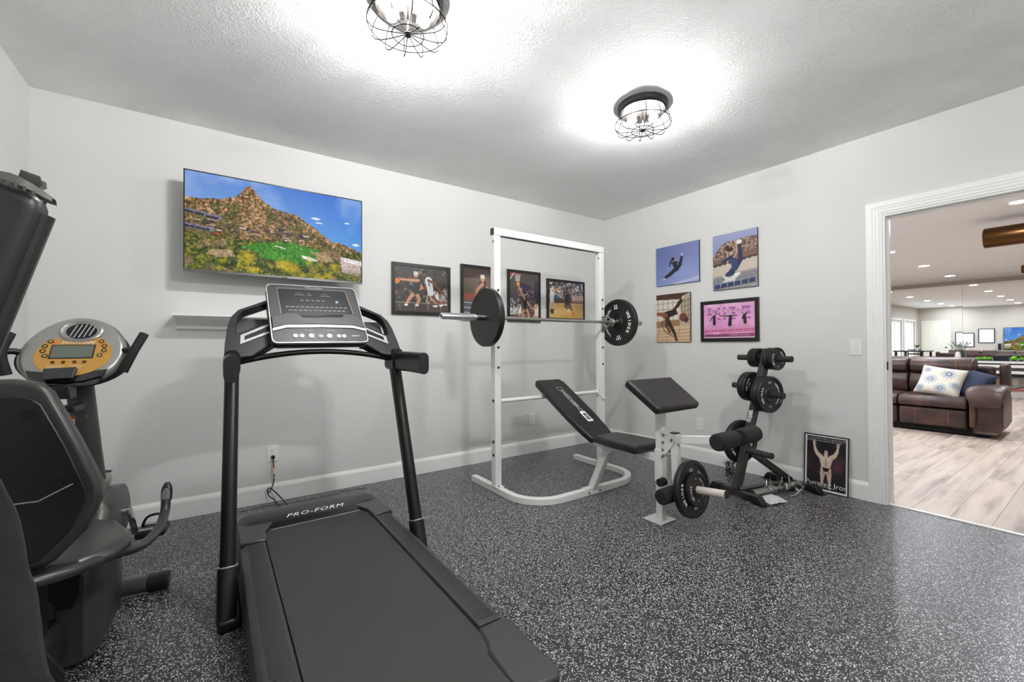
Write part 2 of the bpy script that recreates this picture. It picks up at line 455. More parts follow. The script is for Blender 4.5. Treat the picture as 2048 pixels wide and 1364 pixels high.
class Paint:
    """tiny raster painter, coordinates 0..1 from the top left"""
    def __init__(s, w, h, bg):
        s.w, s.h = w, h
        s.a = np.ones((h, w, 3)) * np.array(bg) / 255.0
        s.X, s.Y = np.meshgrid((np.arange(w) + .5) / w, (np.arange(h) + .5) / h)
        s.asp = w / h
    def put(s, mask, col, al=1.0):
        col = np.array(col) / 255.0
        k = (mask.astype(float) * al)[..., None]
        s.a = s.a * (1 - k) + col * k
    def poly(s, pts, col, al=1.0):
        m = np.zeros((s.h, s.w), bool); n = len(pts)
        for i in range(n):
            x1, y1 = pts[i]; x2, y2 = pts[(i + 1) % n]
            if y1 == y2: continue
            c = ((y1 > s.Y) != (y2 > s.Y)) & (s.X < (x2 - x1) * (s.Y - y1) / (y2 - y1) + x1)
            m ^= c
        s.put(m, col, al); return m
    def ell(s, cx, cy, rx, ry, col, al=1.0, soft=0.0):
        d = np.sqrt(((s.X - cx) / rx) ** 2 + ((s.Y - cy) / ry) ** 2)
        m = np.clip((1 - d) / soft, 0, 1) if soft else (d < 1)
        s.put(m, col, al); return m
    def line(s, x1, y1, x2, y2, r1, col, r2=None, al=1.0):
        """capsule; radii in fractions of the height"""
        r2 = r1 if r2 is None else r2
        ax, bx = x1 * s.asp, x2 * s.asp
        dx, dy = bx - ax, y2 - y1; L = dx * dx + dy * dy + 1e-9
        t = np.clip(((s.X * s.asp - ax) * dx + (s.Y - y1) * dy) / L, 0, 1)
        d = np.hypot(s.X * s.asp - ax - t * dx, s.Y - y1 - t * dy)
        s.put(np.clip((r1 + (r2 - r1) * t - d) * s.h + .5, 0, 1), col, al)
    def limb(s, pts, r, col, r2=None):
        r2 = r2 or r * .7; n = len(pts) - 1
        for i in range(n):
            s.line(*pts[i], *pts[i + 1], r + (r2 - r) * i / n, col, r + (r2 - r) * (i + 1) / n)
    def speck(s, region, cols, n, size, seed):
        r = np.random.default_rng(seed); x0, y0, x1, y1 = region
        for _ in range(n):
            x, y = r.uniform(x0, x1), r.uniform(y0, y1); q = size * r.uniform(.5, 1.4)
            s.ell(x, y, q / s.asp, q, cols[r.integers(len(cols))], .85)
    def text(s, txt, cx, cy, size, col, squash=1.0):
        vs, fs = text_geo(txt, size * s.h)
        if not vs: return
        m = np.zeros((s.h, s.w))
        V = np.array(vs); X = cx * s.w + V[:, 0] * squash; Y = cy * s.h - V[:, 1]
        for off in ((.25, .25), (.75, .25), (.25, .75), (.75, .75)):
            mm = np.zeros((s.h, s.w), bool)
            for f in fs:
                xs = X[list(f)]; ys = Y[list(f)]
                a0, a1 = max(0, int(xs.min())), min(s.w, int(xs.max()) + 2); b0, b1 = max(0, int(ys.min())), min(s.h, int(ys.max()) + 2)
                if a1 <= a0 or b1 <= b0: continue
                gx, gy = np.meshgrid(np.arange(a0, a1) + off[0], np.arange(b0, b1) + off[1])
                q = np.zeros(gx.shape, bool)
                for i in range(len(f)):
                    x1, y1, x2, y2 = xs[i], ys[i], xs[(i + 1) % len(f)], ys[(i + 1) % len(f)]
                    if y1 == y2: continue
                    q ^= ((y1 > gy) != (y2 > gy)) & (gx < (x2 - x1) * (gy - y1) / (y2 - y1) + x1)
                mm[b0:b1, a0:a1] |= q
            m += mm
        s.put(m / 4, col)

def grid_print(name, img, origin, ux, uy, material, parent, warp=None):
    """img rows run from the top; origin = lower left corner, ux / uy full edge vectors"""
    h, w, _ = img.shape
    u, v = np.meshgrid(np.linspace(0, 1, w), np.linspace(1, 0, h))
    O = np.array(origin, float); P = O + u[..., None] * np.array(ux, float) + v[..., None] * np.array(uy, float)
    if warp is not None: P = warp(u, v, P)
    P = P.reshape(-1, 3)
    idx = np.arange(h * w).reshape(h, w)
    q = np.stack([idx[1:, :-1], idx[1:, 1:], idx[:-1, 1:], idx[:-1, :-1]], -1).reshape(-1, 4)
    c = (P.min(0) + P.max(0)) / 2
    me = bpy.data.meshes.new(name)
    me.vertices.add(h * w); me.vertices.foreach_set('co', (P - c).ravel())
    me.loops.add(q.size); me.loops.foreach_set('vertex_index', q.ravel().astype(np.int32))
    me.polygons.add(len(q)); me.polygons.foreach_set('loop_start', np.arange(0, q.size, 4, dtype=np.int32))
    me.polygons.foreach_set('use_smooth', np.ones(len(q), bool))
    me.update(calc_edges=True)
    a = me.color_attributes.new('print', 'FLOAT_COLOR', 'POINT')
    lin = np.where(img <= .04045, img / 12.92, ((img + .055) / 1.055) ** 2.4)
    a.data.foreach_set('color', np.concatenate([lin.reshape(-1, 3), np.ones((h * w, 1))], 1).ravel().astype(np.float32))
    me.materials.append(M[material])
    o = bpy.data.objects.new(name, me); COL.objects.link(o)
    pp = POS.get(parent.name, (0, 0, 0)) if parent else (0, 0, 0)
    o.location = Vector(c) - Vector(pp); POS[o.name] = tuple(c)
    if parent: o.parent = parent
    return o

# ================================================================== STRUCTURE
H = 2.74
XL = -4.937; YF = -4.25          # left wall plane, wall behind the camera
LC = 2.60                        # lounge ceiling
LX, LY0, LY1 = 9.95, -5.2, 1.10  # lounge extents
DY0, DY1, DH = -3.62, -2.722, 2.125   # doorway

struct(MB().box(XL - .12, 0.0, YF - .12, 0.12, -.10, -.012).build('floor', 'dark_plastic'))
fl = bpy.data.objects['floor']
# rubber flooring laid as sheets; hairline joints between them
for x0, x1 in ((XL, -3.66), (-3.66, -2.44), (-2.44, -1.2), (-1.2, 0.012)):
    MB().box(x0 + .0006, x1 - .0006, YF, 0.0, -.012, 0.0).build('rubber_sheet', 'floor', fl, smooth=False)
struct(MB().box(XL - .12, 0.0, YF - .12, 0.12, H, H + .1).build('ceiling', 'ceiling', smooth=False))
struct(MB().box(XL - .12, 0.0, 0.0, .12, 0, H).build('wall_back', 'wall', smooth=False))
struct(MB().box(XL - .12, XL, YF - .12, 0.0, 0, H).build('wall_left', 'wall', smooth=False))
struct(MB().box(XL, 0.0, YF - .12, YF, 0, H).build('wall_front', 'wall', smooth=False))
w = MB().box(0, .13, DY1, LY1 + .12, 0, H).box(0, .13, LY0, DY0, 0, H).box(0, .13, DY0, DY1, DH, H)
struct(w.build('wall_right', 'wall', smooth=False))

def baseboard(name, a, b, nx, ny):
    """moulded board from a to b, (nx,ny) points into the room"""
    prof = [(0, 0), (.016, 0), (.016, .108), (.012, .122), (.006, .130), (.004, .136), (0, .138)]
    rings = [[(p[0] + nx * d, p[1] + ny * d, z) for d, z in prof] for p in (a, b)]
    return struct(MB().loft(rings).build(name, 'trim', smooth=False))
baseboard('baseboard_back', (XL, 0), (-.016, 0), 0, -1)
baseboard('baseboard_right', (0, 0), (0, -2.628), -1, 0)
baseboard('baseboard_right', (0, -3.715), (0, YF), -1, 0)
baseboard('baseboard_left', (XL, 0), (XL, YF), 1, 0)
baseboard('baseboard_front', (XL, YF), (0, YF), 0, 1)

# doorway: casing both sides, jambs, threshold, strike plate
door = bpy.data.objects.new('door_1', None); COL.objects.link(door); door['kind'] = 'structure'; POS[door.name] = (0, 0, 0)
def casing(mb, sx, x, y0, y1, top, wd=.095):
    prof = [(0, 0), (wd, 0), (wd, .018), (wd * .62, .018), (wd * .56, .015), (wd * .44, .015), (wd * .38, .012), (wd * .22, .012), (wd * .16, .009), (0, .007)]
    for yy, s in ((y0, -1), (y1, 1)):
        rings = [[(x + sx * t, yy + s * d, z + (d if z > 1 else 0)) for d, t in prof] for z in (0, top)]
        mb.loft(rings)
    rings = [[(x + sx * t, yy + s * d, top + d) for d, t in prof] for yy, s in ((y0, -1), (y1, 1))]
    mb.loft(rings)
casing_mb = MB(); casing(casing_mb, -1, 0, DY0, DY1, DH); casing_mb.build('casing', 'trim', door, smooth=False)
casing_mb = MB(); casing(casing_mb, 1, .13, DY0, DY1, DH); casing_mb.build('casing', 'trim', door, smooth=False)
MB().box(.0, .13, DY1 - .012, DY1 - .0005, 0, DH).box(.0, .13, DY0 + .0005, DY0 + .012, 0, DH).box(0, .13, DY0 + .012, DY1 - .012, DH - .012, DH - .0005).build('jamb', 'trim', door, smooth=False)
MB().box(.05, .085, DY1 - .024, DY1 - .0122, 0, DH - .03).box(.05, .085, DY0 + .0122, DY0 + .024, 0, DH - .03).box(.05, .085, DY0 + .012, DY1 - .012, DH - .024, DH - .0122).build('door_stop', 'trim', door, smooth=False)
sp = MB().box(.006, .036, DY1 - .0150, DY1 - .0122, .985, 1.045).build('strike_plate', 'dark_bronze', door, bevel=.001); sp['label'] = 'dark metal strike plate'
MB().box(.0125, .045, DY0 + .012, DY1 - .012, 0, .007).build('threshold_strip', 'trim', door, smooth=False)

# light switch and outlets
def wall_plate(name, cat, label, c, nx, ny, kind):
    t = thing(name, label, cat, c)
    w_, h_ = (.078, .122)
    R = look_frame(c, (nx, ny, 0), (0, 0, 1))
    MB().box(-w_ / 2, w_ / 2, -h_ / 2, h_ / 2, 0, .006, R).build('cover_plate', 'plate_white', t, bevel=.003)
    if kind == 'switch':
        MB().box(-.0165, .0165, -.033, .033, .006, .010, R).build('rocker', 'plate_white', t, bevel=.002)
    else:
        for dz in (-.021, .021):
            r = MB().prism([(.017 * math.cos(a) * (1 if abs(math.cos(a)) < .8 else .92), .014 * math.sin(a) + dz) for a in np.linspace(0, 2 * math.pi, 17)[:-1]], .006, .0085, R).build('socket', 'plate_white', t)
            MB().box(-.0075, -.0055, dz - .001, dz + .008, .0085, .0088, R).box(.0055, .0075, dz - .001, dz + .007, .0085, .0088, R).cyl((0, dz - .007, .0085), (0, dz - .007, .0088), .0026, 8, m=R).build('slot', 'hole', r)
    return t
wall_plate('light_switch', 'switch', 'white rocker light switch on the grey wall left of the doorway', (0, -2.554, 1.150), -1, 0, 'switch')
wall_plate('wall_outlet', 'outlet', 'white outlet on the grey wall behind the preacher pad', (0, -1.269, .372), -1, 0, 'o')
wall_plate('wall_outlet', 'outlet', 'white outlet low on the back wall seen through the white power rack', (-1.164, 0, .368), 0, -1, 'o')
wall_plate('wall_outlet', 'outlet', 'white outlet with a black plug in it behind the treadmill', (-3.661, 0, .362), 0, -1, 'o')

# ------------------------------------------------------------------ lounge shell
lf = struct(MB().box(.0, LX + .1, LY0 - .1, LY1 + .12, -.10, -.009).build('floor', 'dark_plastic'))
pl = None; nrow = 0
yy = -4.18; pw = .19
while yy < -.62:
    xx = .046 - random.choice((0, .35, .7, 1.0))
    while xx < LX:
        x0, x1 = max(xx, .046), min(xx + 1.45, LX)
        if x1 - x0 > .02:
            if abs(x1 - x0 - 1.45) < 1e-6 and pl is not None:
                c = pl.copy(); COL.objects.link(c); c.location = Vector(((x0 + x1) / 2, yy + pw / 2, -.0045)) - Vector(POS[lf.name])
            else:
                c = MB().box(x0 + .0008, x1 - .0008, yy + .0008, yy + pw - .0008, -.009, 0).build('plank', 'plank', lf, smooth=False)
                if abs(x1 - x0 - 1.45) < 1e-6: pl = c
        xx += 1.45
    yy += pw
YP = yy
o = MB().box(.13, LX, YP, LY1, -.009, 0).build('plank', 'plank', lf, smooth=False)
o = MB().box(.13, LX, LY0, -4.18, -.009, 0).build('plank', 'plank', lf, smooth=False)
struct(MB().box(.13, LX + .1, LY0 - .1, LY1 + .12, LC, LC + .1).build('ceiling', 'lounge_ceiling', smooth=False))
struct(MB().box(LX, LX + .1, LY0, LY1, 0, LC).build('wall_lounge_far', 'lounge_wall', smooth=False))
struct(MB().box(.13, LX + .1, LY0 - .12, LY0, 0, LC).build('wall_lounge_right', 'lounge_wall', smooth=False))
# beige lining on the lounge side of the shared wall
struct(MB().box(.13, .142, DY1 + .10, LY1, 0, LC).box(.13, .142, LY0, DY0 - .10, 0, LC).box(.13, .142, DY0 - .10, DY1 + .10, DH + .10, LC).build('wall_lounge_near', 'lounge_wall', smooth=False))
# left wall of the lounge with french door and window openings
wl = MB()
o1 = (2.40, 3.95, 0.0, 2.04); o2 = (.62, 2.05, .35, 2.04)
wl.box(.13, o2[0], LY1, LY1 + .12, 0, LC).box(o2[1], o1[0], LY1, LY1 + .12, 0, LC).box(o1[1], LX + .1, LY1, LY1 + .12, 0, LC)
wl.box(o1[0], o1[1], LY1, LY1 + .12, o1[3], LC).box(o2[0], o2[1], LY1, LY1 + .12, o2[3], LC).box(o2[0], o2[1], LY1, LY1 + .12, 0, o2[2])
struct(wl.build('wall_lounge_left', 'lounge_wall', smooth=False))
def frame_rect(mb, x0, x1, z0, z1, y0, y1, w):
    mb.box(x0, x0 + w, y0, y1, z0, z1).box(x1 - w, x1, y0, y1, z0, z1).box(x0 + w, x1 - w, y0, y1, z1 - w, z1).box(x0 + w, x1 - w, y0, y1, z0, z0 + w)
for nm, (x0, x1, z0, z1), k in (('door_2', o1, 2), ('window_1', o2, 1)):
    e = bpy.data.objects.new(nm, None); COL.objects.link(e); e['kind'] = 'structure'; POS[e.name] = (0, 0, 0)
    mb = MB(); frame_rect(mb, x0 - .08, x1 + .08, z0 - (.08 if z0 else 0), z1 + .08, LY1 - .015, LY1 - .001, .08); mb.build('window_frame', 'trim', e, smooth=False)
    for i in range(k):
        a, b = x0 + (x1 - x0) * i / k + .005, x0 + (x1 - x0) * (i + 1) / k - .005
        mb = MB(); frame_rect(mb, a, b, z0 + .005, z1 - .005, LY1 + .03, LY1 + .07, .10); mb.build('sash', 'trim', e, smooth=False)
        MB().add([(a + .1, LY1 + .05, z0 + .1), (b - .1, LY1 + .05, z0 + .1), (b - .1, LY1 + .05, z1 - .1), (a + .1, LY1 + .05, z1 - .1)], [(0, 1, 2, 3)]).build('pane', 'glass', e, smooth=False)
# panelled door on the wall shared with the gym
d3 = bpy.data.objects.new('door_3', None); COL.objects.link(d3); d3['kind'] = 'structure'; POS[d3.name] = (0, 0, 0)
mb = MB()
mb.box(.142, .160, .145, .235, 0, 2.08).box(.142, .160, .905, .995, 0, 2.08).box(.142, .160, .235, .905, 1.99, 2.08)
mb.build('casing', 'door_white', d3, smooth=False)
MB().box(.142, .150, .237, .903, .01, 1.985).build('door_leaf', 'door_white', d3, smooth=False)
for z0, z1 in ((.22, .98), (1.14, 1.86)):
    mb = MB(); mb.ring([(.34, z0), (.80, z0), (.80, z1), (.34, z1)], [(.365, z0 + .025), (.775, z0 + .025), (.775, z1 - .025), (.365, z1 - .025)], .150, .158, Matrix(((0, 0, 1, 0), (1, 0, 0, 0), (0, 1, 0, 0), (0, 0, 0, 1)))); mb.build('door_panel', 'door_white', d3, smooth=False)
MB().ball((.19, .28, 1.0), .028).build('door_knob', 'dark_bronze', d3)
# taupe soffit line above the mirror, baseboard under it
struct(MB().box(LX - .03, LX - .001, LY0, LY1, 2.515, LC - .001).build('trim_1', 'taupe', smooth=False))
prof = [(0, 0), (.016, 0), (.016, .12), (0, .135)]
struct(MB().loft([[(LX - d, y, z) for d, z in prof] for y in (LY0, LY1)]).build('baseboard_lounge_far', 'trim', smooth=False))
# wall mirror in two panels
m1 = MB().box(LX - .010, LX - .004, -1.638, 1.08, .86, 2.51).build('wall_mirror', 'mirror', smooth=False)
tag(m1, 'big frameless wall mirror panel left of the seam in the lounge', 'mirror', None)
m2 = MB().box(LX - .010, LX - .004, -4.6, -1.642, .86, 2.51).build('wall_mirror', 'mirror', smooth=False)
m2.rotation_euler = (0, math.radians(.12), 0)
tag(m2, 'big frameless wall mirror panel right of the seam in the lounge', 'mirror', None)

# recessed lights of the lounge
def downlight(x, y, label):
    t = thing('recessed_light', label, 'ceiling light', (x, y, LC), 'recessed lights in the lounge ceiling')
    MB().lathe([(.072, LC - .001), (.095, LC - .001), (.097, LC - .006), (.074, LC - .009)], 24, T(x, y, 0), caps=False).build('trim_ring', 'trim', t)
    MB().lathe([(.001, LC - .005), (.072, LC - .005), (.072, LC - .003), (.001, LC - .003)], 20, T(x, y, 0)).build('lens', 'can', t)
    return t
rows = {-3.15: ('right-hand row', [2.6, 4.6, 6.65, 8.7]), -1.65: ('middle row', [1.0, 2.8, 4.6, 6.65, 8.7]), 0.0: ('left row seen in the mirror', [.75, 2.5, 4.4, 6.4, 8.5])}
first = None
for y, (rn, xs) in rows.items():
    for i, x in enumerate(xs):
        lab = 'recessed lounge light, %s from the doorway in the %s' % (('first', 'second', 'third', 'fourth', 'fifth')[i], rn)
        if first is None: first = downlight(x, y, lab)
        else: dup(first, loc=(x, y, LC), label=lab)

# ================================================================== CEILING FIXTURES
def cage_light(loc, label, bulb_axis_deg, bulb='bulb'):
    x, y = loc
    t = thing('cage_ceiling_light', label, 'ceiling light', (x, y, H), 'caged ceiling lights')
    A = T(x, y, 0)
    MB().lathe([(.001, H - .0005), (.158, H - .0005), (.158, H - .030), (.150, H - .036), (.140, H - .038), (.001, H - .030)], 48, A).build('canopy', 'dark_bronze', t)
    # clear glass bowl
    prof = [(.128, H - .034), (.130, H - .06), (.124, H - .095), (.104, H - .122), (.070, H - .138), (.030, H - .145), (.001, H - .146)]
    MB().lathe(prof, 40, A, caps=False).build('glass_bowl', 'dome_glass', t)
    # wire cage: twelve ribs swelling outward and in to the hub
    def rib(a):
        c, s = math.cos(a), math.sin(a)
        pr = [(.140, H - .038), (.150, H - .062), (.166, H - .090), (.176, H - .118), (.174, H - .142), (.158, H - .160), (.128, H - .168), (.085, H - .167), (.045, H - .163), (.012, H - .158)]
        return [(x + r * c, y + r * s, z) for r, z in pr]
    for i in range(12):
        MB().tube(rib(2 * math.pi * (i + .5) / 12), .0023, 6).build('wire_rib', 'wire', t)
    for r, z in ((.1415, H - .040), (.1765, H - .122), (.070, H - .166)):
        MB().tube([(x + r * math.cos(a), y + r * math.sin(a), z) for a in np.linspace(0, 2 * math.pi, 41)[:-1]], .0023, 6, closed=True).build('wire_ring', 'wire', t)
    MB().lathe([(.001, H - .150), (.012, H - .152), (.018, H - .160), (.012, H - .170), (.001, H - .173)], 16, A).build('hub', 'dark_bronze', t)
    MB().cyl((x, y, H - .034), (x, y, H - .150), .004, 8).build('centre_rod', 'dark_bronze', t)
    a = math.radians(bulb_axis_deg)
    for s in (-1, 1):
        dx, dy = math.cos(a) * s, math.sin(a) * s
        sk = MB().cyl((x + dx * .018, y + dy * .018, H - .080), (x + dx * .040, y + dy * .040, H - .084), .017, 16).build('socket', 'dark_bronze', t)
        MB().ball((x + dx * .070, y + dy * .068, H - .088), .026, n=18).build('bulb', bulb, t)
    return t
cage_light((-3.315, -1.90), 'black wire cage ceiling light at the top edge of the photo above the treadmill', -20, 'bulb_near')
cage_light((-2.80, -3.80), 'added unseen black wire cage ceiling light nearest the wall behind the camera', 10, 'bulb_added')  # added unseen fixture: source inferred from the television's second shadow, also gives fill
cage_light((-1.735, -1.945), 'smaller-looking black wire cage ceiling light nearer the doorway wall', -50)

# ================================================================== TV + SHELF
def landscape(w=340, h=196):
    p = Paint(w, h, (70, 130, 220))
    X, Y = p.X, p.Y
    n = vnoise(h, w, 5, 3); st = vnoise(h, w, 3, 9)
    sky = np.stack([50 + 110 * (1 - X) * .5 + 60 * Y, 112 + 50 * (1 - X) * .6 + 70 * Y, 212 + 20 * Y], -1) / 255
    p.a = sky
    wisp = np.clip((vnoise(h, w * 1, 4, 21, 5) - .48) * 4, 0, 1) * np.clip(.62 - Y, 0, 1) * 1.2
    p.a = p.a * (1 - wisp[..., None] * .5) + wisp[..., None] * .5
    for cx, cy, rx, ry in ((.70, .30, .035, .018), (.90, .30, .022, .013), (.72, .345, .03, .01), (.96, .55, .03, .02)):
        p.ell(cx, cy, rx, ry, (245, 246, 250), .95, .5)
    # mountain
    mx = [0, .04, .10, .18, .25, .27, .295, .315, .335, .36, .40, .45, .50, .54, .58, .64, .70, .76, .80, .84, .88, .94, 1.0]
    my = [.26, .27, .26, .24, .19, .16, .09, .05, .065, .13, .20, .26, .27, .29, .285, .36, .42, .50, .55, .545, .56, .60, .64]
    edge = np.interp(X, mx, my) + (vnoise(h, w, 60, 5, 3) - .5) * .02
    hill = Y > edge
    rock = vnoise(h, w, 90, 31, 3); g2 = vnoise(h, w, 44, 41, 3)
    base = np.stack([150 + 270 * (rock - .5), 112 + 225 * (rock - .5), 76 + 185 * (rock - .5)], -1) / 255; base = np.clip(base, 0, 1)
    green = np.array((88, 84, 36)) / 255
    gm = np.clip((g2 - .40) * 6 + (Y - edge - .06) * 2.0, 0, .88)[..., None] * np.where(np.abs(X - .34)[..., None] < .07, .3, 1)
    gm = np.where((Y - edge)[..., None] < .05, gm * .4, gm)
    hillc = base * (1 - gm) + green * (.7 + .6 * vnoise(h, w, 60, 6, 2)[..., None]) * gm
    p.a = np.where(hill[..., None], hillc, p.a)
    # houses band
    r = np.random.default_rng(4)
    for i in range(34):
        x = r.uniform(0, .62); y = .50 + x * .05 + r.uniform(-.07, .06); ww = r.uniform(.02, .05); hh = r.uniform(.012, .022)
        p.poly([(x, y), (x + ww, y + .004), (x + ww, y + hh), (x, y + hh)], [(172, 142, 122), (120, 96, 84), (88, 76, 80), (196, 168, 148)][r.integers(4)])
        p.poly([(x, y + hh), (x + ww, y + hh), (x + ww, y + hh + .012), (x, y + hh + .01)], (52, 44, 48))
    for x, y, ww in ((0.0, .38, .05), (.045, .39, .06), (.10, .41, .08), (.0, .53, .06), (.05, .54, .09)):
        p.poly([(x, y), (x + ww, y + .008), (x + ww, y + .055), (x, y + .05)], (120, 116, 132)); p.poly([(x, y + .02), (x + ww * .8, y + .03), (x + ww * .8, y + .05), (x, y + .045)], (44, 40, 52))
    p.ell(.158, .607, .013, .008, (220, 30, 30))
    # scrub foreground
    low = Y > .63 + .03 * np.sin(X * 9)
    sc = vnoise(h, w, 60, 77, 3)
    cA = np.array((58, 70, 26)); cB = np.array((150, 142, 42)); cC = np.array((150, 120, 96))
    c = cA + (cB - cA) * np.clip((sc - .40) * 3.0, 0, 1)[..., None]
    tan = np.clip((vnoise(h, w, 9, 88, 3) - .56) * 9, 0, .8)[..., None]
    c = c * (1 - tan) + cC * tan
    p.a = np.where(low[..., None], c / 255, p.a)
    # golf green
    p.poly([(.27, .72), (.36, .66), (.46, .635), (.55, .615), (.62, .64), (.72, .66), (.74, .69), (.67, .71), (.72, .76), (.70, .80), (.72, .84), (.62, .87), (.55, .83), (.46, .84), (.38, .81), (.36, .77)], (62, 132, 34))
    for i in range(5): p.line(.55 + i * .03, .655, .60 + i * .03, .69, .006, (92, 160, 52), al=.6)
    p.ell(.47, .77, .10, .045, (76, 146, 38), .8, .4)
    p.poly([(.46, .665), (.52, .685), (.52, .695), (.46, .675)], (236, 226, 208))
    p.poly([(.61, .745), (.66, .752), (.72, .79), (.67, .805), (.62, .775)], (238, 232, 218))
    p.poly([(.66, .70), (.76, .68), (.78, .72), (.82, .78), (.76, .80), (.70, .78), (.70, .73)], (190, 156, 122), .8)
    p.poly([(.12, .78), (.22, .76), (.25, .83), (.17, .85), (.10, .83)], (180, 150, 124), .8)
    for i in range(60):
        x, y = r.uniform(.02, .98), r.uniform(.80, 1.0); q = r.uniform(.02, .06)
        col = [(64, 84, 34), (176, 158, 28), (96, 104, 40), (46, 62, 28), (196, 172, 40)][r.integers(5)]
        p.ell(x, y, q * .7, q, col, .75, .8)
    for x, y in ((.31, .83), (.51, .87), (.56, .9)): p.ell(x, y, .06, .09, (186, 164, 26), .85, .7)
    p.poly([(.86, .72), (.99, .755), (.99, .93), (.87, .90), (.86, .80)], (198, 176, 172)); p.poly([(.86, .715), (1, .745), (1, .80), (.88, .77)], (232, 224, 222))
    p.ell(.95, .95, .09, .1, (120, 116, 70), .8, .7)
    tex = vnoise(h, w, 120, 123, 2) - .5
    p.a = np.clip(p.a + (tex * .40 * (Y > edge))[..., None], 0, 1)
    p.a = p.a / p.a.max(); p.a = np.clip(p.a * 1.02, 0, 1)
    return p.a
LAND = landscape()

tv = thing('television', 'flat wall television showing a rocky peak above a golf green', 'television', (-3.61, -.03, 1.68))
tx0, tx1, tz0, tz1, ty = -4.196, -3.045, 1.680, 2.356, -.200
MB().box(tx0, tx1, ty + .001, ty + .022, tz0, tz1).build('housing', 'tv_black', tv, bevel=.003)
MB().box(tx0 + .15, tx1 - .15, ty + .022, ty + .05, tz0 + .05, tz1 - .2).build('rear_cover', 'tv_black', tv, bevel=.01)
MB().box(-3.80, -3.42, ty + .05, -.002, 1.90, 2.12).build('wall_mount', 'tree_metal', tv)
MB().box(tx0, tx1, ty - .002, ty + .001, tz0, tz0 + .016).build('bottom_bezel', 'tv_grey', tv)
MB().box(tx0, tx0 + .007, ty - .002, ty + .001, tz0 + .016, tz1).box(tx1 - .007, tx1, ty - .002, ty + .001, tz0 + .016, tz1).box(tx0 + .007, tx1 - .007, ty - .002, ty + .001, tz1 - .007, tz1).build('thin_bezel', 'tv_black', tv)
MB().box(-3.625, -3.585, ty - .0035, ty - .001, tz0 - .004, tz0 + .010).build('sensor', 'black_plastic', tv)
grid_print('screen', LAND, (tx0 + .007, ty - .0005, tz0 + .016), (tx1 - tx0 - .014, 0, 0), (0, 0, tz1 - tz0 - .023), 'screen', tv)

sh = thing('wall_shelf', 'white crown-profile ledge shelf on the wall below the television', 'shelf', (-3.80, 0, 1.31))
sx0, sx1 = -4.255, -3.45
MB().box(sx0, sx1, -.200, -.001, 1.384, 1.400).build('shelf_board', 'trim', sh, bevel=.002)
prof = [(0, 1.384), (-.180, 1.384), (-.180, 1.378)] + [(-.180 + .150 * math.sin(a), 1.376 - .070 * (1 - math.cos(a))) for a in np.linspace(0, math.pi / 2, 8)] + [(-.012, 1.296), (0, 1.296)]
prof2 = [(.06, p[1]) if False else p for p in prof]
MB().loft([[(x, min(y, -.001), z) for y, z in prof] for x in (sx0 + .012, sx1 - .012)]).build('moulding', 'trim', sh, angle=20)

# ================================================================== FRAMED PICTURES
SKIN = (196, 146, 112); SKIN2 = (150, 104, 78); SKIN3 = (112, 76, 58)
def player(p, pts, skin, top, short, k=1.0, hair=(40, 30, 26)):
    """pts: head, neck, hip, hands (2 of elbow, hand), legs (2 of knee, foot)"""
    hd, nk, hp, e1, h1, e2, h2, k1, f1, k2, f2 = pts
    p.limb([nk, e2, h2], .026 * k, skin, .016 * k)
    for kn, ft in ((k1, f1), (k2, f2)):
        p.limb([hp, kn], .045 * k, short, .042 * k); p.limb([((hp[0] + kn[0]) / 2, (hp[1] + kn[1]) / 2), kn, ft], .034 * k, skin, .02 * k)
        p.ell(ft[0], ft[1] + .012, .03 * k / p.asp, .016 * k, (232, 232, 232))
    p.line(*nk, *hp, .058 * k, top, .05 * k)
    p.limb([nk, e1, h1], .026 * k, skin, .016 * k)
    p.ell(hd[0], hd[1], .036 * k / p.asp, .048 * k, skin); p.ell(hd[0], hd[1] - .022 * k, .037 * k / p.asp, .03 * k, hair)

def pic_drive():
    p = Paint(112, 96, (62, 58, 56)); p.speck((.0, .05, 1, .72), [(84, 78, 74), (46, 42, 42), (120, 116, 112), (92, 70, 60)], 150, .03, 1)
    p.poly([(0, .78), (1, .78), (1, 1), (0, 1)], (74, 66, 62)); p.line(0, .80, 1, .80, .005, (200, 196, 190))
    for x in (.08, .36, .60, .85): p.line(x, .84, x + .01, .96, .02, (140, 130, 126), .01, al=.6)
    player(p, [(.93, .42), (.93, .52), (.90, .66), (.85, .58), (.82, .62), (.98, .58), (.99, .64), (.86, .72), (.88, .80), (.95, .72), (.96, .80)], SKIN2, (150, 170, 176), (190, 196, 198), .9)
    player(p, [(.78, .50), (.76, .56), (.78, .68), (.70, .62), (.66, .66), (.84, .62), (.86, .68), (.76, .76), (.72, .84), (.84, .74), (.90, .80)], SKIN2, (220, 222, 224), (222, 222, 224), .9)
    player(p, [(.38, .17), (.42, .30), (.38, .54), (.28, .30), (.10, .30), (.50, .46), (.40, .54), (.28, .68), (.20, .84), (.44, .72), (.40, .84)], SKIN, (64, 66, 68), (70, 72, 74), 1.35, (206, 202, 196))
    player(p, [(.53, .12), (.62, .28), (.66, .56), (.74, .34), (.92, .58), (.56, .42), (.54, .52), (.62, .74), (.76, .84), (.74, .70), (.86, .82)], SKIN3, (216, 218, 220), (208, 210, 214), 1.35)
    p.ell(.035, .34, .055, .06, (206, 124, 66)); p.line(.62, .34, .64, .40, .012, (60, 60, 66))
    return p.a
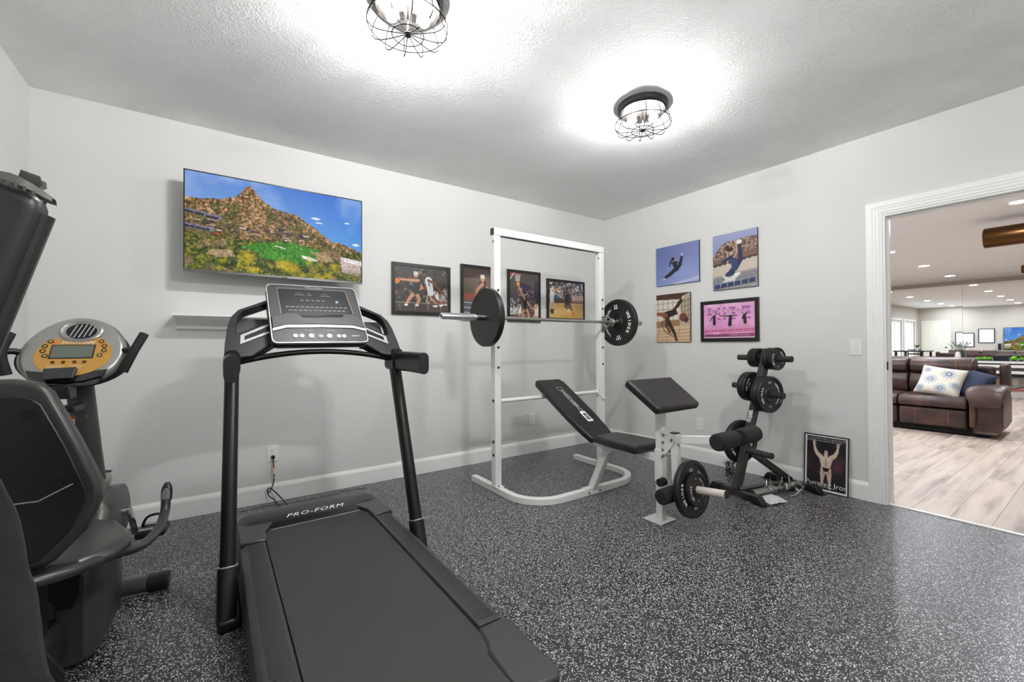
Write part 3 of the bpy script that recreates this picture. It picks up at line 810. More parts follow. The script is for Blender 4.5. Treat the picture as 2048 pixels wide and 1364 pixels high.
def pic_track():
    p = Paint(88, 106, (104, 90, 80)); p.poly([(0, 0), (1, 0), (1, .16), (0, .22)], (70, 56, 50)); p.ell(.7, .3, .5, .24, (120, 104, 92), .7, .6)
    p.poly([(0, .52), (1, .50), (1, .66), (0, .68)], (150, 84, 66)); p.poly([(0, .66), (1, .64), (1, 1), (0, 1)], (92, 90, 100))
    for y in (.70, .80, .90): p.line(0, y, 1, y + .03, .006, (216, 214, 214))
    player(p, [(.56, .20), (.56, .32), (.56, .62), (.40, .44), (.36, .58), (.76, .44), (.72, .56), (.48, .78), (.44, .95), (.64, .78), (.68, .95)], SKIN, (66, 66, 70), (50, 50, 54), 1.5, (214, 212, 206))
    return p.a
def pic_layup():
    p = Paint(92, 112, (82, 74, 66)); p.poly([(.34, .20), (.72, .26), (.70, .60), (.30, .55)], (48, 46, 62)); p.poly([(.86, .14), (1, .14), (1, .6), (.84, .56)], (52, 48, 68))
    p.speck((.25, .34, .8, .85), [(30, 28, 34), (96, 92, 112), (120, 60, 60), (170, 170, 176), (60, 50, 60)], 260, .016, 2); p.speck((.0, .55, .3, .95), [(30, 28, 34), (130, 140, 160), (190, 190, 190)], 160, .016, 12)
    p.poly([(0, .88), (1, .84), (1, 1), (0, 1)], (96, 66, 62)); p.speck((0, .76, .3, .9), [(226, 224, 222), (206, 196, 190)], 90, .014, 5); p.speck((.0, .88, 1, 1), [(180, 160, 160), (60, 40, 44), (200, 200, 200)], 70, .012, 15)
    p.line(.0, .16, .14, .02, .012, (228, 228, 230)); p.line(.0, .08, .1, .0, .02, (196, 70, 60))
    for i in range(6): p.line(.18 + i * .035, .03, .21 + i * .022, .18, .006, (226, 226, 226))
    p.line(.16, .03, .40, .03, .008, (214, 90, 50)); p.ell(.28, .24, .055, .045, (224, 140, 84))
    player(p, [(.50, .45), (.50, .55), (.52, .74), (.40, .42), (.30, .28), (.62, .64), (.70, .70), (.44, .86), (.42, .97), (.62, .84), (.66, .95)], SKIN, (34, 34, 40), (34, 34, 40), 1.1)
    player(p, [(.93, .64), (.92, .72), (.92, .86), (.82, .76), (.72, .74), (.97, .8), (.96, .9), (.88, .92), (.86, .98), (.95, .92), (.96, .98)], SKIN, (220, 212, 200), (216, 206, 196), 1.1)
    player(p, [(.33, .66), (.33, .72), (.34, .84), (.28, .78), (.26, .84), (.38, .78), (.4, .84), (.31, .9), (.31, .96), (.36, .9), (.37, .96)], SKIN2, (226, 226, 226), (226, 226, 226), .8)
    return p.a
def pic_dribble():
    p = Paint(110, 92, (80, 74, 72)); p.speck((0, 0, 1, .45), [(226, 224, 222), (40, 38, 44), (132, 92, 84), (90, 108, 140), (176, 166, 160), (50, 70, 60)], 620, .024, 3)
    p.poly([(0, .50), (1, .46), (1, .60), (0, .66)], (100, 66, 52)); p.poly([(.0, .42), (.3, .40), (.3, .46), (0, .48)], (60, 100, 140)); p.poly([(0, .62), (1, .56), (1, 1), (0, 1)], (206, 168, 98)); p.line(0, .62, 1, .56, .01, (232, 214, 170)); p.ell(.6, .95, .4, .10, (184, 142, 74), .6, .6)
    for i in range(7): player(p, [(.68 + i * .05, .32), (.68 + i * .05, .36), (.68 + i * .05, .47), (.66 + i * .05, .4), (.66 + i * .05, .45), (.70 + i * .05, .4), (.70 + i * .05, .45), (.67 + i * .05, .52), (.67 + i * .05, .58), (.69 + i * .05, .52), (.70 + i * .05, .58)], SKIN2, (226, 214, 208), (226, 216, 210), .42)
    player(p, [(.13, .12), (.10, .26), (.08, .52), (.24, .22), (.34, .24), (.02, .4), (.04, .5), (.08, .70), (.06, .85), (.14, .7), (.16, .82)], SKIN, (224, 220, 216), (222, 218, 214), 1.25)
    player(p, [(.53, .18), (.52, .30), (.52, .52), (.44, .34), (.42, .46), (.62, .44), (.66, .52), (.48, .66), (.56, .76), (.60, .66), (.68, .80)], SKIN3, (40, 36, 36), (40, 36, 36), 1.25)
    p.ell(.70, .86, .052, .062, (196, 120, 66)); p.ell(.09, .82, .06, .07, (46, 38, 34), .9)
    return p.a
def pic_leap():
    p = Paint(96, 84, (112, 124, 178)); X, Y = p.X, p.Y
    p.a = np.stack([96 + 26 * X + 30 * Y * Y, 108 + 24 * X + 34 * Y * Y, 162 + 18 * X + 28 * Y * Y], -1) / 255
    p.ell(.62, .7, .4, .4, (140, 156, 206), .6, .9); p.line(.45, .99, 1.0, .90, .03, (206, 206, 220), .03, al=.6)
    K = (26, 25, 30)
    p.limb([(.50, .60), (.36, .72), (.23, .80)], .055, K, .038); p.line(.23, .82, .19, .84, .015, (226, 210, 200))
    p.limb([(.50, .62), (.58, .52), (.62, .32)], .055, K, .03); p.line(.62, .30, .635, .25, .018, (226, 206, 196), .01)
    p.line(.45, .46, .50, .62, .055, K, .05); p.limb([(.44, .46), (.36, .44), (.32, .54)], .02, K, .014); p.line(.32, .54, .29, .57, .008, (226, 206, 196))
    p.limb([(.50, .44), (.55, .48)], .018, K); p.ell(.44, .38, .028, .042, (206, 160, 136)); p.ell(.415, .36, .04, .05, (36, 28, 28)); p.limb([(.40, .38), (.33, .42)], .022, (36, 28, 28), .008)
    return p.a
def pic_court():
    p = Paint(92, 112, (128, 136, 180)); X, Y = p.X, p.Y
    p.a = np.stack([112 + 40 * (1 - Y), 122 + 36 * (1 - Y), 168 + 24 * (1 - Y)], -1) / 255
    m = p.poly([(0, .38), (.1, .30), (.2, .20), (.36, .14), (.5, .16), (.66, .13), (.84, .12), (1, .14), (1, .50), (0, .60)], (128, 104, 92)); p.a = np.clip(p.a + (m * (vnoise(112, 92, 26, 4, 3) - .5) * .7)[..., None], 0, 1)
    p.poly([(0, .46), (1, .34), (1, .50), (0, .58)], (120, 92, 80)); p.poly([(0, .56), (1, .46), (1, .70), (0, .78)], (196, 184, 170)); p.line(0, .56, 1, .46, .012, (54, 42, 40))
    for i in range(9): p.line(.04 + i * .11, .575 - i * .011, .09 + i * .11, .57 - i * .011, .008, (50, 40, 40))
    p.poly([(0, .76), (1, .68), (1, 1), (0, 1)], (150, 148, 148))
    for i in range(22): p.line(.0, .80 + i * .009, 1, .72 + i * .010, .0025, (112, 112, 116))
    p.poly([(.2, .74), (.40, .80), (.55, .72), (.62, .76), (.50, .84), (.62, .90), (.36, .86), (.16, .92), (.30, .82)], (222, 220, 216), .9)
    for i in range(6): p.poly([(.04 + i * .155, .89 - i * .011), (.17 + i * .155, .88 - i * .011), (.17 + i * .155, .975 - i * .011), (.04 + i * .155, .985 - i * .011)], (48, 62, 96)); p.line(.04 + i * .155, .90 - i * .011, .17 + i * .155, .89 - i * .011, .004, (196, 204, 220))
    N = (40, 46, 82); p.line(.36, .2, .35, .58, .006, (220, 220, 220))
    p.limb([(.52, .64), (.64, .50), (.62, .26)], .05, N, .03); p.ell(.60, .19, .07, .035, (226, 222, 220)); p.limb([(.52, .62), (.40, .72), (.34, .74)], .05, N, .035); p.line(.36, .745, .52, .73, .026, N); p.ell(.56, .75, .07, .03, (230, 224, 220))
    p.line(.45, .46, .52, .62, .06, (52, 62, 104), .055); p.limb([(.42, .44), (.30, .48), (.22, .50)], .028, N, .018); p.limb([(.50, .44), (.56, .36), (.53, .16)], .018, (190, 146, 124), .012)
    p.ell(.43, .36, .035, .045, (206, 160, 140)); p.ell(.40, .30, .08, .04, (60, 44, 38)); p.ell(.34, .26, .05, .05, (70, 50, 42))
    return p.a
def pic_loft():
    p = Paint(84, 116, (216, 206, 192)); p.poly([(0, 0), (1, 0), (.75, .13), (0, .11)], (70, 48, 36)); p.poly([(.75, .08), (1, 0), (1, .74), (.66, .66)], (180, 164, 142))
    for i in range(5): p.line(.06 + i * .15, .10, .06 + i * .15, .56, .004, (96, 84, 72))
    for y in (.20, .32, .44): p.line(0, y, .66, y - .01, .004, (96, 84, 72))
    for i in range(3): p.line(.76 + i * .09, .1, .76 + i * .09, .55, .005, (84, 70, 60))
    for y in (.2, .3, .4, .5): p.line(.72, y, 1, y - .05, .005, (84, 70, 60))
    p.poly([(0, .56), (.7, .54), (.7, .68), (0, .72)], (150, 116, 82)); p.poly([(0, .70), (1, .66), (1, 1), (0, 1)], (208, 178, 142))
    for i in range(4): p.line(.0, .78 + i * .06, 1, .74 + i * .07, .004, (120, 92, 68)); p.line(.1 + i * .3, .7, .0 + i * .32, 1, .004, (120, 92, 68))
    K = (44, 32, 28); p.limb([(.30, .46), (.40, .62), (.56, .84), (.60, .97)], .05, K, .018); p.limb([(.55, .36), (.68, .22), (.78, .12)], .04, K, .03); p.line(.78, .12, .82, .09, .02, (216, 190, 170))
    p.line(.30, .44, .58, .38, .075, K, .06); p.line(.06, .40, .28, .44, .035, (140, 84, 60), .05); p.limb([(.34, .5), (.3, .66), (.42, .80)], .03, (70, 48, 38), .018); p.limb([(.30, .52), (.16, .62), (.26, .78), (.5, .88)], .008, (70, 52, 42), .008)
    p.limb([(.66, .34), (.72, .44), (.76, .56)], .04, (224, 196, 176), .03); p.ell(.80, .50, .11, .09, (112, 66, 48)); p.ell(.88, .55, .07, .06, (84, 48, 38))
    return p.a
def pic_pink():
    p = Paint(150, 104, (214, 150, 190)); X, Y = p.X, p.Y
    nz = vnoise(104, 150, 5, 8, 4)
    p.a = np.stack([206 + 34 * nz, 140 + 60 * nz - 20 * Y, 190 + 30 * nz], -1) / 255
    p.poly([(0, .76), (1, .72), (1, 1), (0, 1)], (206, 118, 166)); p.line(0, .79, 1, .77, .012, (190, 84, 132), al=.8); p.line(0, .88, 1, .84, .012, (236, 190, 214), al=.8)
    for (a, b) in ((.08, .16), (.29, .35), (.40, .46), (.52, .64), (.76, .92)):
        for y in (.12, .27, .42):
            if a < .1 and y > .3: continue
            p.poly([(a, y), (b, y), (b, y + .055), (a, y + .055)], (142, 72, 148), .75)
    for i, ch in enumerate('HOLLYWOOD'): p.text(ch, .12 + i * .095, .215, .085, (52, 30, 44))
    K = (48, 38, 48); L = (206, 150, 152)
    def dancer(x, y, s, arms, legs, hx=0):
        for l in legs: p.limb([(x, y + .20 * s)] + [(x + a * s, y + b * s) for a, b in l], .022 * s, L, .010 * s)
        for a in arms: p.limb([(x + hx, y)] + [(x + c * s, y + d * s) for c, d in a], .016 * s, K, .010 * s)
        p.line(x + hx, y, x, y + .20 * s, .036 * s, K, .042 * s); p.ell(x + hx, y - .06 * s, .017 * s, .034 * s, (222, 186, 180))
    dancer(.22, .36, 1.1, [[(-.05, .05), (-.08, .12)], [(.03, -.06), (.035, -.14)]], [[(-.06, .34), (-.085, .46)], [(.06, .34), (.085, .44)]])
    dancer(.53, .38, 1.2, [[(-.08, -.01), (-.16, -.02)], [(.06, -.01), (.12, -.01)]], [[(-.03, .28), (-.05, .38), (-.07, .46)], [(.07, .24), (.075, .34), (.085, .44)]], .015)
    dancer(.82, .36, 1.05, [[(-.05, .07), (-.03, .12)], [(.03, -.02), (0, -.05)]], [[(-.03, .34), (-.04, .45)], [(.06, .32), (.11, .44)]], -.015)
    p.poly([(.02, .885), (.98, .87), (.98, .955), (.02, .965)], (134, 66, 104)); p.text('MVP', .25, .87, .10, (240, 226, 236)); p.text('RIVERSIDE CALIFORNIA', .71, .915, .052, (232, 214, 224))
    p.line(0, .985, 1, .985, .012, (240, 232, 238)); return p.a
def pic_poster():
    w_, h_ = 132, 196
    p = Paint(w_, h_, (226, 226, 222)); p.poly([(.045, .03), (.955, .03), (.955, .965), (.045, .965)], (26, 22, 26))
    nz = vnoise(h_, w_, 3, 5, 3)
    dark = (p.X > .05) & (p.X < .95) & (p.Y > .035) & (p.Y < .96)
    glow = np.clip((nz - .38) * 2.2, 0, 1) * np.exp(-((p.Y - .58) / .22) ** 2)
    p.a = np.where(dark[..., None], np.stack([28 + 66 * glow, 24 + 34 * glow, 28 + 44 * glow], -1) / 255, p.a)
    p.text('The movie that looks, loud, blood, guts,', .5, .062, .042, (236, 236, 232)); p.text('perspiration and poetry of muscle.', .44, .100, .042, (236, 236, 232))
    S = (206, 184, 166); D = (128, 104, 92)
    cx = .50
    for s in (-1, 1):
        p.limb([(cx + s * .045, .60), (cx + s * .075, .69), (cx + s * .085, .80)], .052, S, .024); p.limb([(cx + s * .085, .78), (cx + s * .09, .87)], .026, S, .014)
        p.line(cx + s * .06, .63, cx + s * .07, .72, .010, D, .006, al=.7)
        p.limb([(cx + s * .12, .385), (cx + s * .20, .34), (cx + s * .25, .27), (cx + s * .275, .19)], .040, S, .016)
        hx, hy = cx + s * .28, .165
        p.ell(hx, hy, .028, .022, S)
        for k in range(4): p.line(hx, hy, hx + (k - 1.5) * .024, hy - .055 + abs(k - 1.5) * .006, .006, S, .004)
        p.line(hx, hy, hx - s * .06, hy + .0, .007, S, .004)
        p.ell(cx + s * .12, .385, .05, .035, S)
    p.poly([(cx - .17, .38), (cx + .17, .38), (cx + .125, .50), (cx + .10, .585), (cx - .10, .585), (cx - .125, .50)], S)
    p.ell(cx - .06, .42, .07, .04, (222, 202, 184), .8, .5); p.ell(cx + .06, .42, .07, .04, (222, 202, 184), .8, .5); p.line(cx, .39, cx, .57, .004, D)
    for y in (.48, .51, .54): p.line(cx - .04, y, cx + .04, y, .003, D)
    p.poly([(cx - .10, .575), (cx + .10, .575), (cx + .045, .635), (cx, .65), (cx - .045, .635)], (24, 20, 22))
    p.line(cx, .37, cx, .33, .028, S); p.ell(cx, .288, .050, .034, (34, 26, 24)); p.ell(cx + .004, .300, .042, .036, S); p.line(cx - .020, .296, cx + .022, .296, .004, D); p.line(cx - .012, .318, cx + .014, .318, .003, D); p.line(cx + .002, .298, cx + .002, .309, .003, D)
    p.text('Pumping Iron', .5, .875, .128, (236, 236, 232), .96); p.line(.35, .925, .70, .925, .003, (220, 220, 218))
    return p.a

def picture(label, wall, a0, a1, z0, z1, img, border, depth, name='framed_picture', mat_name='black_frame', glassy=False):
    """wall 'A': back wall, a = x ; wall 'B': right wall, a = y (a0 is the left edge seen from the room)"""
    if wall == 'A': ux, n, c = Vector((1, 0, 0)), Vector((0, -1, 0)), ((a0 + a1) / 2, 0, z0)
    else: ux, n, c = Vector((0, -1, 0)), Vector((-1, 0, 0)), (0, (a0 + a1) / 2, z0)
    if wall == 'C': pass
    t = thing(name, label, 'picture', c)
    w_, h_ = abs(a1 - a0), z1 - z0
    org = Vector((a0, 0, z0)) if wall == 'A' else Vector((0, a0, z0))
    R = frame(org + n * .002, ux, Vector((0, 0, 1)), n)
    if border:
        MB().ring([(0, 0), (w_, 0), (w_, h_), (0, h_)], [(border, border), (w_ - border, border), (w_ - border, h_ - border), (border, h_ - border)], 0, depth, R).build('frame', mat_name, t, bevel=.0015)
        MB().box(border, w_ - border, border, h_ - border, .001, depth - .006, R).build('backing', 'paper', t)
        grid_print('photo', img, R @ Vector((border, border, depth - .0055)), ux * (w_ - 2 * border), (0, 0, h_ - 2 * border), 'print', t)
    else:
        MB().box(0, w_, 0, h_, 0, depth, R).build('canvas', 'black_frame', t, bevel=.001)
        grid_print('photo', img, R @ Vector((.001, .001, depth + .0008)), ux * (w_ - .002), (0, 0, h_ - .002), 'print', t)
    return t
picture('wide black-framed basketball photo left of the power rack, player in a head band dribbling', 'A', -2.738, -2.162, 1.462, 1.930, pic_drive(), .030, .022)
picture('black-framed photo of a pale-haired athlete leaning forward, partly behind the barbell plate', 'A', -2.048, -1.600, 1.432, 1.982, pic_track(), .028, .022)
picture('tall black-framed photo of a lay-up below a basketball hoop', 'A', -1.494, -1.050, 1.432, 1.985, pic_layup(), .030, .022)
picture('black-framed photo of a dark-jerseyed player dribbling on a yellow court', 'A', -.955, -.371, 1.462, 1.932, pic_dribble(), .028, .022)
picture('frameless canvas of a dancer leaping against a blue sky', 'B', -.777, -1.288, 1.818, 2.236, pic_leap(), 0, .018, 'canvas_print')
picture('frameless canvas of a jumping dancer in navy over outdoor bleachers', 'B', -1.433, -1.852, 1.704, 2.234, pic_court(), 0, .018, 'canvas_print')
picture('frameless sepia canvas of a dancer bending backward in a loft', 'B', -.777, -1.186, 1.206, 1.720, pic_loft(), 0, .018, 'canvas_print')
picture('black-framed pink poster of three dancers under HOLLYWOOD lettering', 'B', -1.298, -1.856, 1.206, 1.604, pic_pink(), .034, .020)
# film poster standing on the floor
t = thing('framed_poster', 'thin black-framed Pumping Iron poster leaning on the wall on the floor by the doorway', 'poster', (-.05, -2.36, 0))
tilt = Vector((.030, 0, .447)).normalized(); ux = Vector((0, -1, 0)); nn = ux.cross(tilt)
R = frame((-.052, -2.213, .001), ux, tilt, nn)
pw_, ph_ = .300, .449
MB().ring([(0, 0), (pw_, 0), (pw_, ph_), (0, ph_)], [(.006, .006), (pw_ - .006, .006), (pw_ - .006, ph_ - .006), (.006, ph_ - .006)], -.006, .010, R).build('frame', 'black_frame', t)
MB().box(.006, pw_ - .006, .006, ph_ - .006, -.005, .003, R).build('backing', 'paper', t)
grid_print('poster_print', pic_poster(), R @ Vector((.006, .006, .0035)), ux * (pw_ - .012), tilt * (ph_ - .012), 'print', t)

# ================================================================== TREADMILL
XC = -3.545
tm = thing('treadmill', 'large dark grey treadmill with a sloping console, handles toward the camera', 'treadmill', (XC, -1.7, 0))
# hood
prof = [(-.705, .03), (-.705, .125), (-.73, .165), (-.785, .205), (-.86, .232), (-.93, .240), (-.985, .234), (-1.075, .206), (-1.092, .196), (-1.094, .15), (-1.094, .03)]
hx0, hx1 = -3.922, -3.170
MB().loft([[(x, y, z - dz) for y, z in prof] for x, dz in ((hx0, .03), (hx0 + .02, .008), (hx0 + .06, 0), (hx1 - .06, 0), (hx1 - .02, .008), (hx1, .03))]).build('motor_hood', 'hood', tm, angle=40)
# inset lip above the belt
MB().loft([[(x, -1.050, .2140), (x, -1.050, .2158), (x, -1.098, .2010), (x, -1.108, .196), (x, -1.108, .178), (x, -1.094, .178)] for x in (-3.775, -3.315)]).build('belt_lip', 'tv_black', tm)
MB().box(-3.775, -3.315, -1.1095, -1.0985, .1965, .1995).build('lip_edge', 'silver', tm)
for s in (-1, 1):
    def mx(x): return XC + s * (x)
    poly = [(mx(.375), -.98), (mx(.205), -1.02), (mx(.232), -1.08), (mx(.262), -1.155), (mx(.264), -1.262), (mx(.377), -1.255)]
    MB().prism(poly, .03, .217).build('hood_corner', 'hood', tm, bevel=.006)
    MB().tube([(mx(.355), -.80, .224), (mx(.20), -.80, .2305), (mx(.165), -.84, .2345), (0 + mx(0), -.845, .2350)], .0014, 6).build('hood_seam', 'hole', tm)
    # foot rail with its ridges and wide rear cap
    r = MB().loft([[(mx(.268), y, .05), (mx(.268), y, .195), (mx(.274), y, .208), (mx(.355), y, .207), (mx(.377), y, .190), (mx(.381), y, .05)] for y in (-1.2625, -2.44)]).build('foot_rail', 'rail', tm, angle=50)
    rg = MB()
    for i in range(96):
        y = -1.285 - i * .0118
        rg.box(min(mx(.284), mx(.350)), max(mx(.284), mx(.350)), y - .0018, y + .0018, .2068, .2086)
    g = rg.build('tread_ridge', 'rail', r, smooth=False); g['kind'] = 'stuff'
    cap = [(mx(.266), -2.441), (mx(.250), -2.53), (mx(.232), -2.56), (mx(.226), -2.745), (mx(.352), -2.765), (mx(.378), -2.74), (mx(.380), -2.441)]
    MB().prism(cap, .03, .208).build('rear_end_cap', 'rail', tm, bevel=.010)
    MB().box(min(mx(.25), mx(.37)), max(mx(.25), mx(.37)), -2.70, -2.60, 0, .032).build('foot', 'black_plastic', tm)
# belt and deck
bw = .2655
pf = [(-1.08, .199), (-2.72, .199)] + [(-2.72 - .03 * math.sin(a), .169 + .03 * math.cos(a)) for a in np.linspace(.3, math.pi, 7)] + [(-1.08, .139)]
MB().loft([[(x, y, z) for y, z in pf] for x in (XC - bw, XC + bw)]).build('running_belt', 'belt', tm)
MB().box(XC - .375, XC + .375, -2.70, -1.0, .055, .130).build('deck_frame', 'black_plastic', tm)
MB().cyl((XC - .30, -.80, .028), (XC + .30, -.80, .028), .0275, 16).build('transport_roller', 'black_plastic', tm)
# text on the hood
slope = Vector((0, .09, .028)).normalized()
R = frame((-3.545, -1.022, .2242), (1, 0, 0), slope, Vector((1, 0, 0)).cross(slope))
tb = MB(); add_text(tb, 'PRO-FORM', R @ Matrix.Diagonal((1.12, .85, 1, 1)), .050, spacing=1.15, shear=.35)
tb.build('brand_lettering', 'white_print', tm, smooth=False)
# uprights
oval = [(.031 * math.copysign(abs(math.cos(a)) ** .75, math.cos(a)), .038 * math.copysign(abs(math.sin(a)) ** .75, math.sin(a))) for a in np.linspace(0, 2 * math.pi, 25)[:-1]]
for s in (-1, 1):
    b = Vector((XC + s * .438, -1.545, .02)); tp = Vector((XC + s * .410, -1.20, 1.085))
    d = (tp - b) / (tp.z - b.z)
    MB().sweep([tuple(b + d * .10), tuple(tp)], oval, up=(0, 1, 0)).build('upright', 'tread_frame', tm)
    MB().sweep([tuple(b), tuple(b + d * .20)], [(x * 1.22, y * 1.2) for x, y in oval], up=(0, 1, 0)).build('upright_boot', 'black_plastic', tm)
    MB().sweep([tuple(b + d * .199), tuple(b + d * .204)], [(x * 1.26, y * 1.24) for x, y in oval], up=(0, 1, 0)).build('boot_rim', 'silver', tm)
    MB().box(min(XC + s * .385, XC + s * .47), max(XC + s * .385, XC + s * .47), -1.60, -1.02, .0, .045).build('side_foot', 'black_plastic', tm, bevel=.01)
    # handle bar toward the user: tall oval section
    pill = []
    for a in np.linspace(0, math.pi, 9): pill.append((.027 * math.cos(a), .030 + .027 * math.sin(a)))
    for a in np.linspace(math.pi, 2 * math.pi, 9): pill.append((.027 * math.cos(a), -.030 + .027 * math.sin(a)))
    hx = XC + s * .424
    MB().sweep([(XC + s * .408, -1.185, 1.092), (hx, -1.40, 1.090), (hx, -1.612, 1.086)], pill).build('handle', 'tread_frame', tm)
    MB().sweep([(hx, -1.6125, 1.086), (hx, -1.616, 1.086)], [(x * 1.02, y * 1.01) for x, y in pill]).build('handle_cap', 'black_plastic', tm)
    MB().sweep([(XC + s * .405, -1.14, 1.10), (XC + s * .412, -1.26, 1.098)], [(x * 1.25, y * 1.16) for x, y in pill]).build('handle_collar', 'black_plastic', tm)
# bowed cross bar
MB().tube([(XC + t_ * .40, -1.20, 1.098 + .053 * (1 - t_ * t_)) for t_ in np.linspace(-1, 1, 17)], .0145, 12).build('cross_bar', 'tread_frame', tm)
# arms from the uprights up to the console
ev = Vector((0, .25, .32)).normalized(); en = Vector((1, 0, 0)).cross(ev)
Lv = math.hypot(.25, .32)
def armpt(x, z): return ((x + 3.545), (z - 1.12) / .32 * Lv)
RA = frame((XC, -1.25, 1.12), (1, 0, 0), ev, en)
out_ = [armpt(*q) for q in ((-3.99, 1.118), (-3.985, 1.20), (-3.972, 1.29), (-3.958, 1.335), (-3.925, 1.375), (-3.775, 1.445), (-3.745, 1.215), (-3.87, 1.135))]
in_ = [armpt(*q) for q in ((-3.936, 1.252), (-3.935, 1.285), (-3.93, 1.325), (-3.922, 1.345), (-3.900, 1.370), (-3.790, 1.418), (-3.786, 1.312), (-3.925, 1.250))]
for s in (1, -1):
    fl_ = lambda ps: [(x * s, y) for x, y in ps]
    MB().ring(fl_(out_), fl_(in_), -.055, .0, RA).build('console_arm', 'black_plastic', tm, bevel=.006, angle=50)
    MB().box(min(-.39 * s, -.23 * s), max(-.39 * s, -.23 * s), .12, .33, -.085, -.080, RA).build('accessory_tray', 'grey_plastic', tm)
    po = [armpt(*q) for q in ((-3.921, 1.190), (-3.918, 1.236), (-3.785, 1.300), (-3.780, 1.252))]
    pi_ = [armpt(*q) for q in ((-3.903, 1.210), (-3.900, 1.232), (-3.785, 1.288), (-3.782, 1.262))]
    MB().ring(fl_(po), fl_(pi_), .0, .004, RA).build('grip_trim', 'silver', tm)
    MB().prism(fl_(pi_), .0, .0025, RA).build('pulse_grip', 'tv_black', tm)
# console
ev = Vector((0, .22, .31)).normalized(); en = Vector((1, 0, 0)).cross(ev)
RC = frame((XC, -1.27, 1.20), (1, 0, 0), ev, en)
def roundpoly(pts, r, n=5):
    out = []; k = len(pts)
    for i in range(k):
        p0, p1, p2 = Vector(pts[i - 1]), Vector(pts[i]), Vector(pts[(i + 1) % k])
        a, b = (p0 - p1).normalized(), (p2 - p1).normalized()
        q0, q1 = p1 + a * r, p1 + b * r
        for j in range(n):
            t_ = j / (n - 1); out.append(tuple((1 - t_) ** 2 * q0 + 2 * t_ * (1 - t_) * p1 + t_ * t_ * q1))
    return out
face = roundpoly([(-.238, .0), (.236, .006), (.214, .402), (-.248, .392)], .028)
rim = roundpoly([(-.243, -.005), (.241, .001), (.219, .407), (-.253, .397)], .030)
cn = MB().prism(face, -.040, .0, RC).build('console', 'dark_plastic', tm, bevel=.002)
MB().ring(rim, roundpoly([(-.2385, -.0005), (.2365, .0055), (.2145, .4025), (-.2485, .3925)], .0285), -.012, .002, RC).build('rim_trim', 'silver', cn)
MB().prism([(x * 1.0, y) for x, y in rim], -.050, -.0405, RC).build('console_back', 'black_plastic', cn, bevel=.004)
MB().prism([(-.19, .19), (.182, .205), (.160, .375), (-.200, .370)], 0, .0012, RC).build('display_panel', 'tv_black', cn)
def outline(pts, wd, h0, h1, name, mt, par):
    MB().sweep([tuple(RC @ Vector((x, y, (h0 + h1) / 2))) for x, y in pts], [(-wd / 2, -(h1 - h0) / 2), (wd / 2, -(h1 - h0) / 2), (wd / 2, (h1 - h0) / 2), (-wd / 2, (h1 - h0) / 2)], up=tuple(en)).build(name, mt, par)
outline([(-.190, .19), (-.200, .370), (.160, .376), (.182, .205)], .0022, .0006, .0018, 'display_outline', 'grey_print', cn)
# raised lower cowl, vent and silver strip
cowl = [(-.236, .088), (-.17, .112), (.0, .118), (.165, .116), (.232, .096), (.226, .155), (.17, .192), (.135, .196), (.115, .168), (-.085, .160), (-.115, .188), (-.16, .190), (-.238, .158)]
MB().prism(cowl, 0, .010, RC).build('lower_cowl', 'rail', cn, bevel=.002)
strip = [(-.236, .070), (-.17, .094), (0, .100), (.165, .098), (.232, .078), (.232, .096), (.165, .116), (0, .118), (-.17, .112), (-.236, .088)]
MB().prism(strip, 0, .006, RC).build('silver_strip', 'silver', cn)
MB().prism([(-.105, .182), (.125, .192), (.112, .172), (-.082, .163)], .001, .003, RC).build('air_vent', 'hole', cn)
for k_ in range(2):
    MB().box(-.09, .115, .168 + k_ * .008, .1705 + k_ * .008, .003, .006, RC).build('vent_slat', 'grey_plastic', cn)
btn = None
def arc_button(x, y, w_):
    global btn
    pts = [(x + w_ * t_, y - w_ * .34 * (1 - t_ * t_)) for t_ in (-1, -.6, 0, .6, 1)]
    mb = MB(); q = [tuple(RC @ Vector((a, b, .0022))) for a, b in pts]
    mb.sweep(q, [(-.0011, -.0006), (.0011, -.0006), (.0011, .0006), (-.0011, .0006)], up=tuple(en)); mb.box(x - .0015, x + .0015, y + .001, y + .004, .0013, .002, RC)
    if btn is None or abs(btn[1] - w_) > 1e-6:
        o = mb.build('button', 'grey_print', cn, smooth=False); btn = (o, w_, (x, y)); return o
    o = btn[0].copy(); COL.objects.link(o); o.parent = cn
    d = RC.to_3x3() @ Vector((x - btn[2][0], y - btn[2][1], 0)); o.location = btn[0].location + d
    return o
for i in range(13): arc_button(-.158 + i * .0252, .240 + i * .0006, .0095)
for i in range(12): arc_button(-.145 + i * .0252, .216 + i * .0006, .0095)
for i in range(5): arc_button(-.080 + i * .0275, .290 + i * .0006, .0095)
for x in (-.082, -.056, .032, .056): arc_button(x, .078, .0095)
for x, r_, mt in ((-.133, .0115, 'white_print'), (-.103, .0115, 'white_print'), (-.056, .0145, 'label'), (.034, .0145, 'label'), (.083, .011, 'white_print'), (.110, .011, 'white_print')):
    MB().cyl((x, .042, 0), (x, .042, .004), r_, 20, m=RC).build('round_button', mt, cn)
MB().cyl((-.010, .042, 0), (-.010, .042, .003), .016, 20, m=RC).build('safety_key_socket', 'tv_black', cn)
MB().box(-.019, -.001, .034, .046, .003, .005, RC).build('safety_key', 'grey_print', cn, bevel=.001)
MB().box(.096, .110, .280, .295, .0013, .0022, RC).build('blue_badge', mat('blue_badge', (120, 160, 210), .4), cn)
tb = MB(); add_text(tb, 'PRO-FORM', RC @ T(-.012, .386, .0008), .017, spacing=1.1)
tb.box(.150, .195, .043, .049, .0005, .0010, RC)
for x_, w_ in ((-.115, .05), (-.055, .03), (.02, .05)): tb.box(x_, x_ + w_, .328, .3295, .0013, .0018, RC).box(x_ + .005, x_ + w_ - .01, .342, .3430, .0013, .0018, RC)
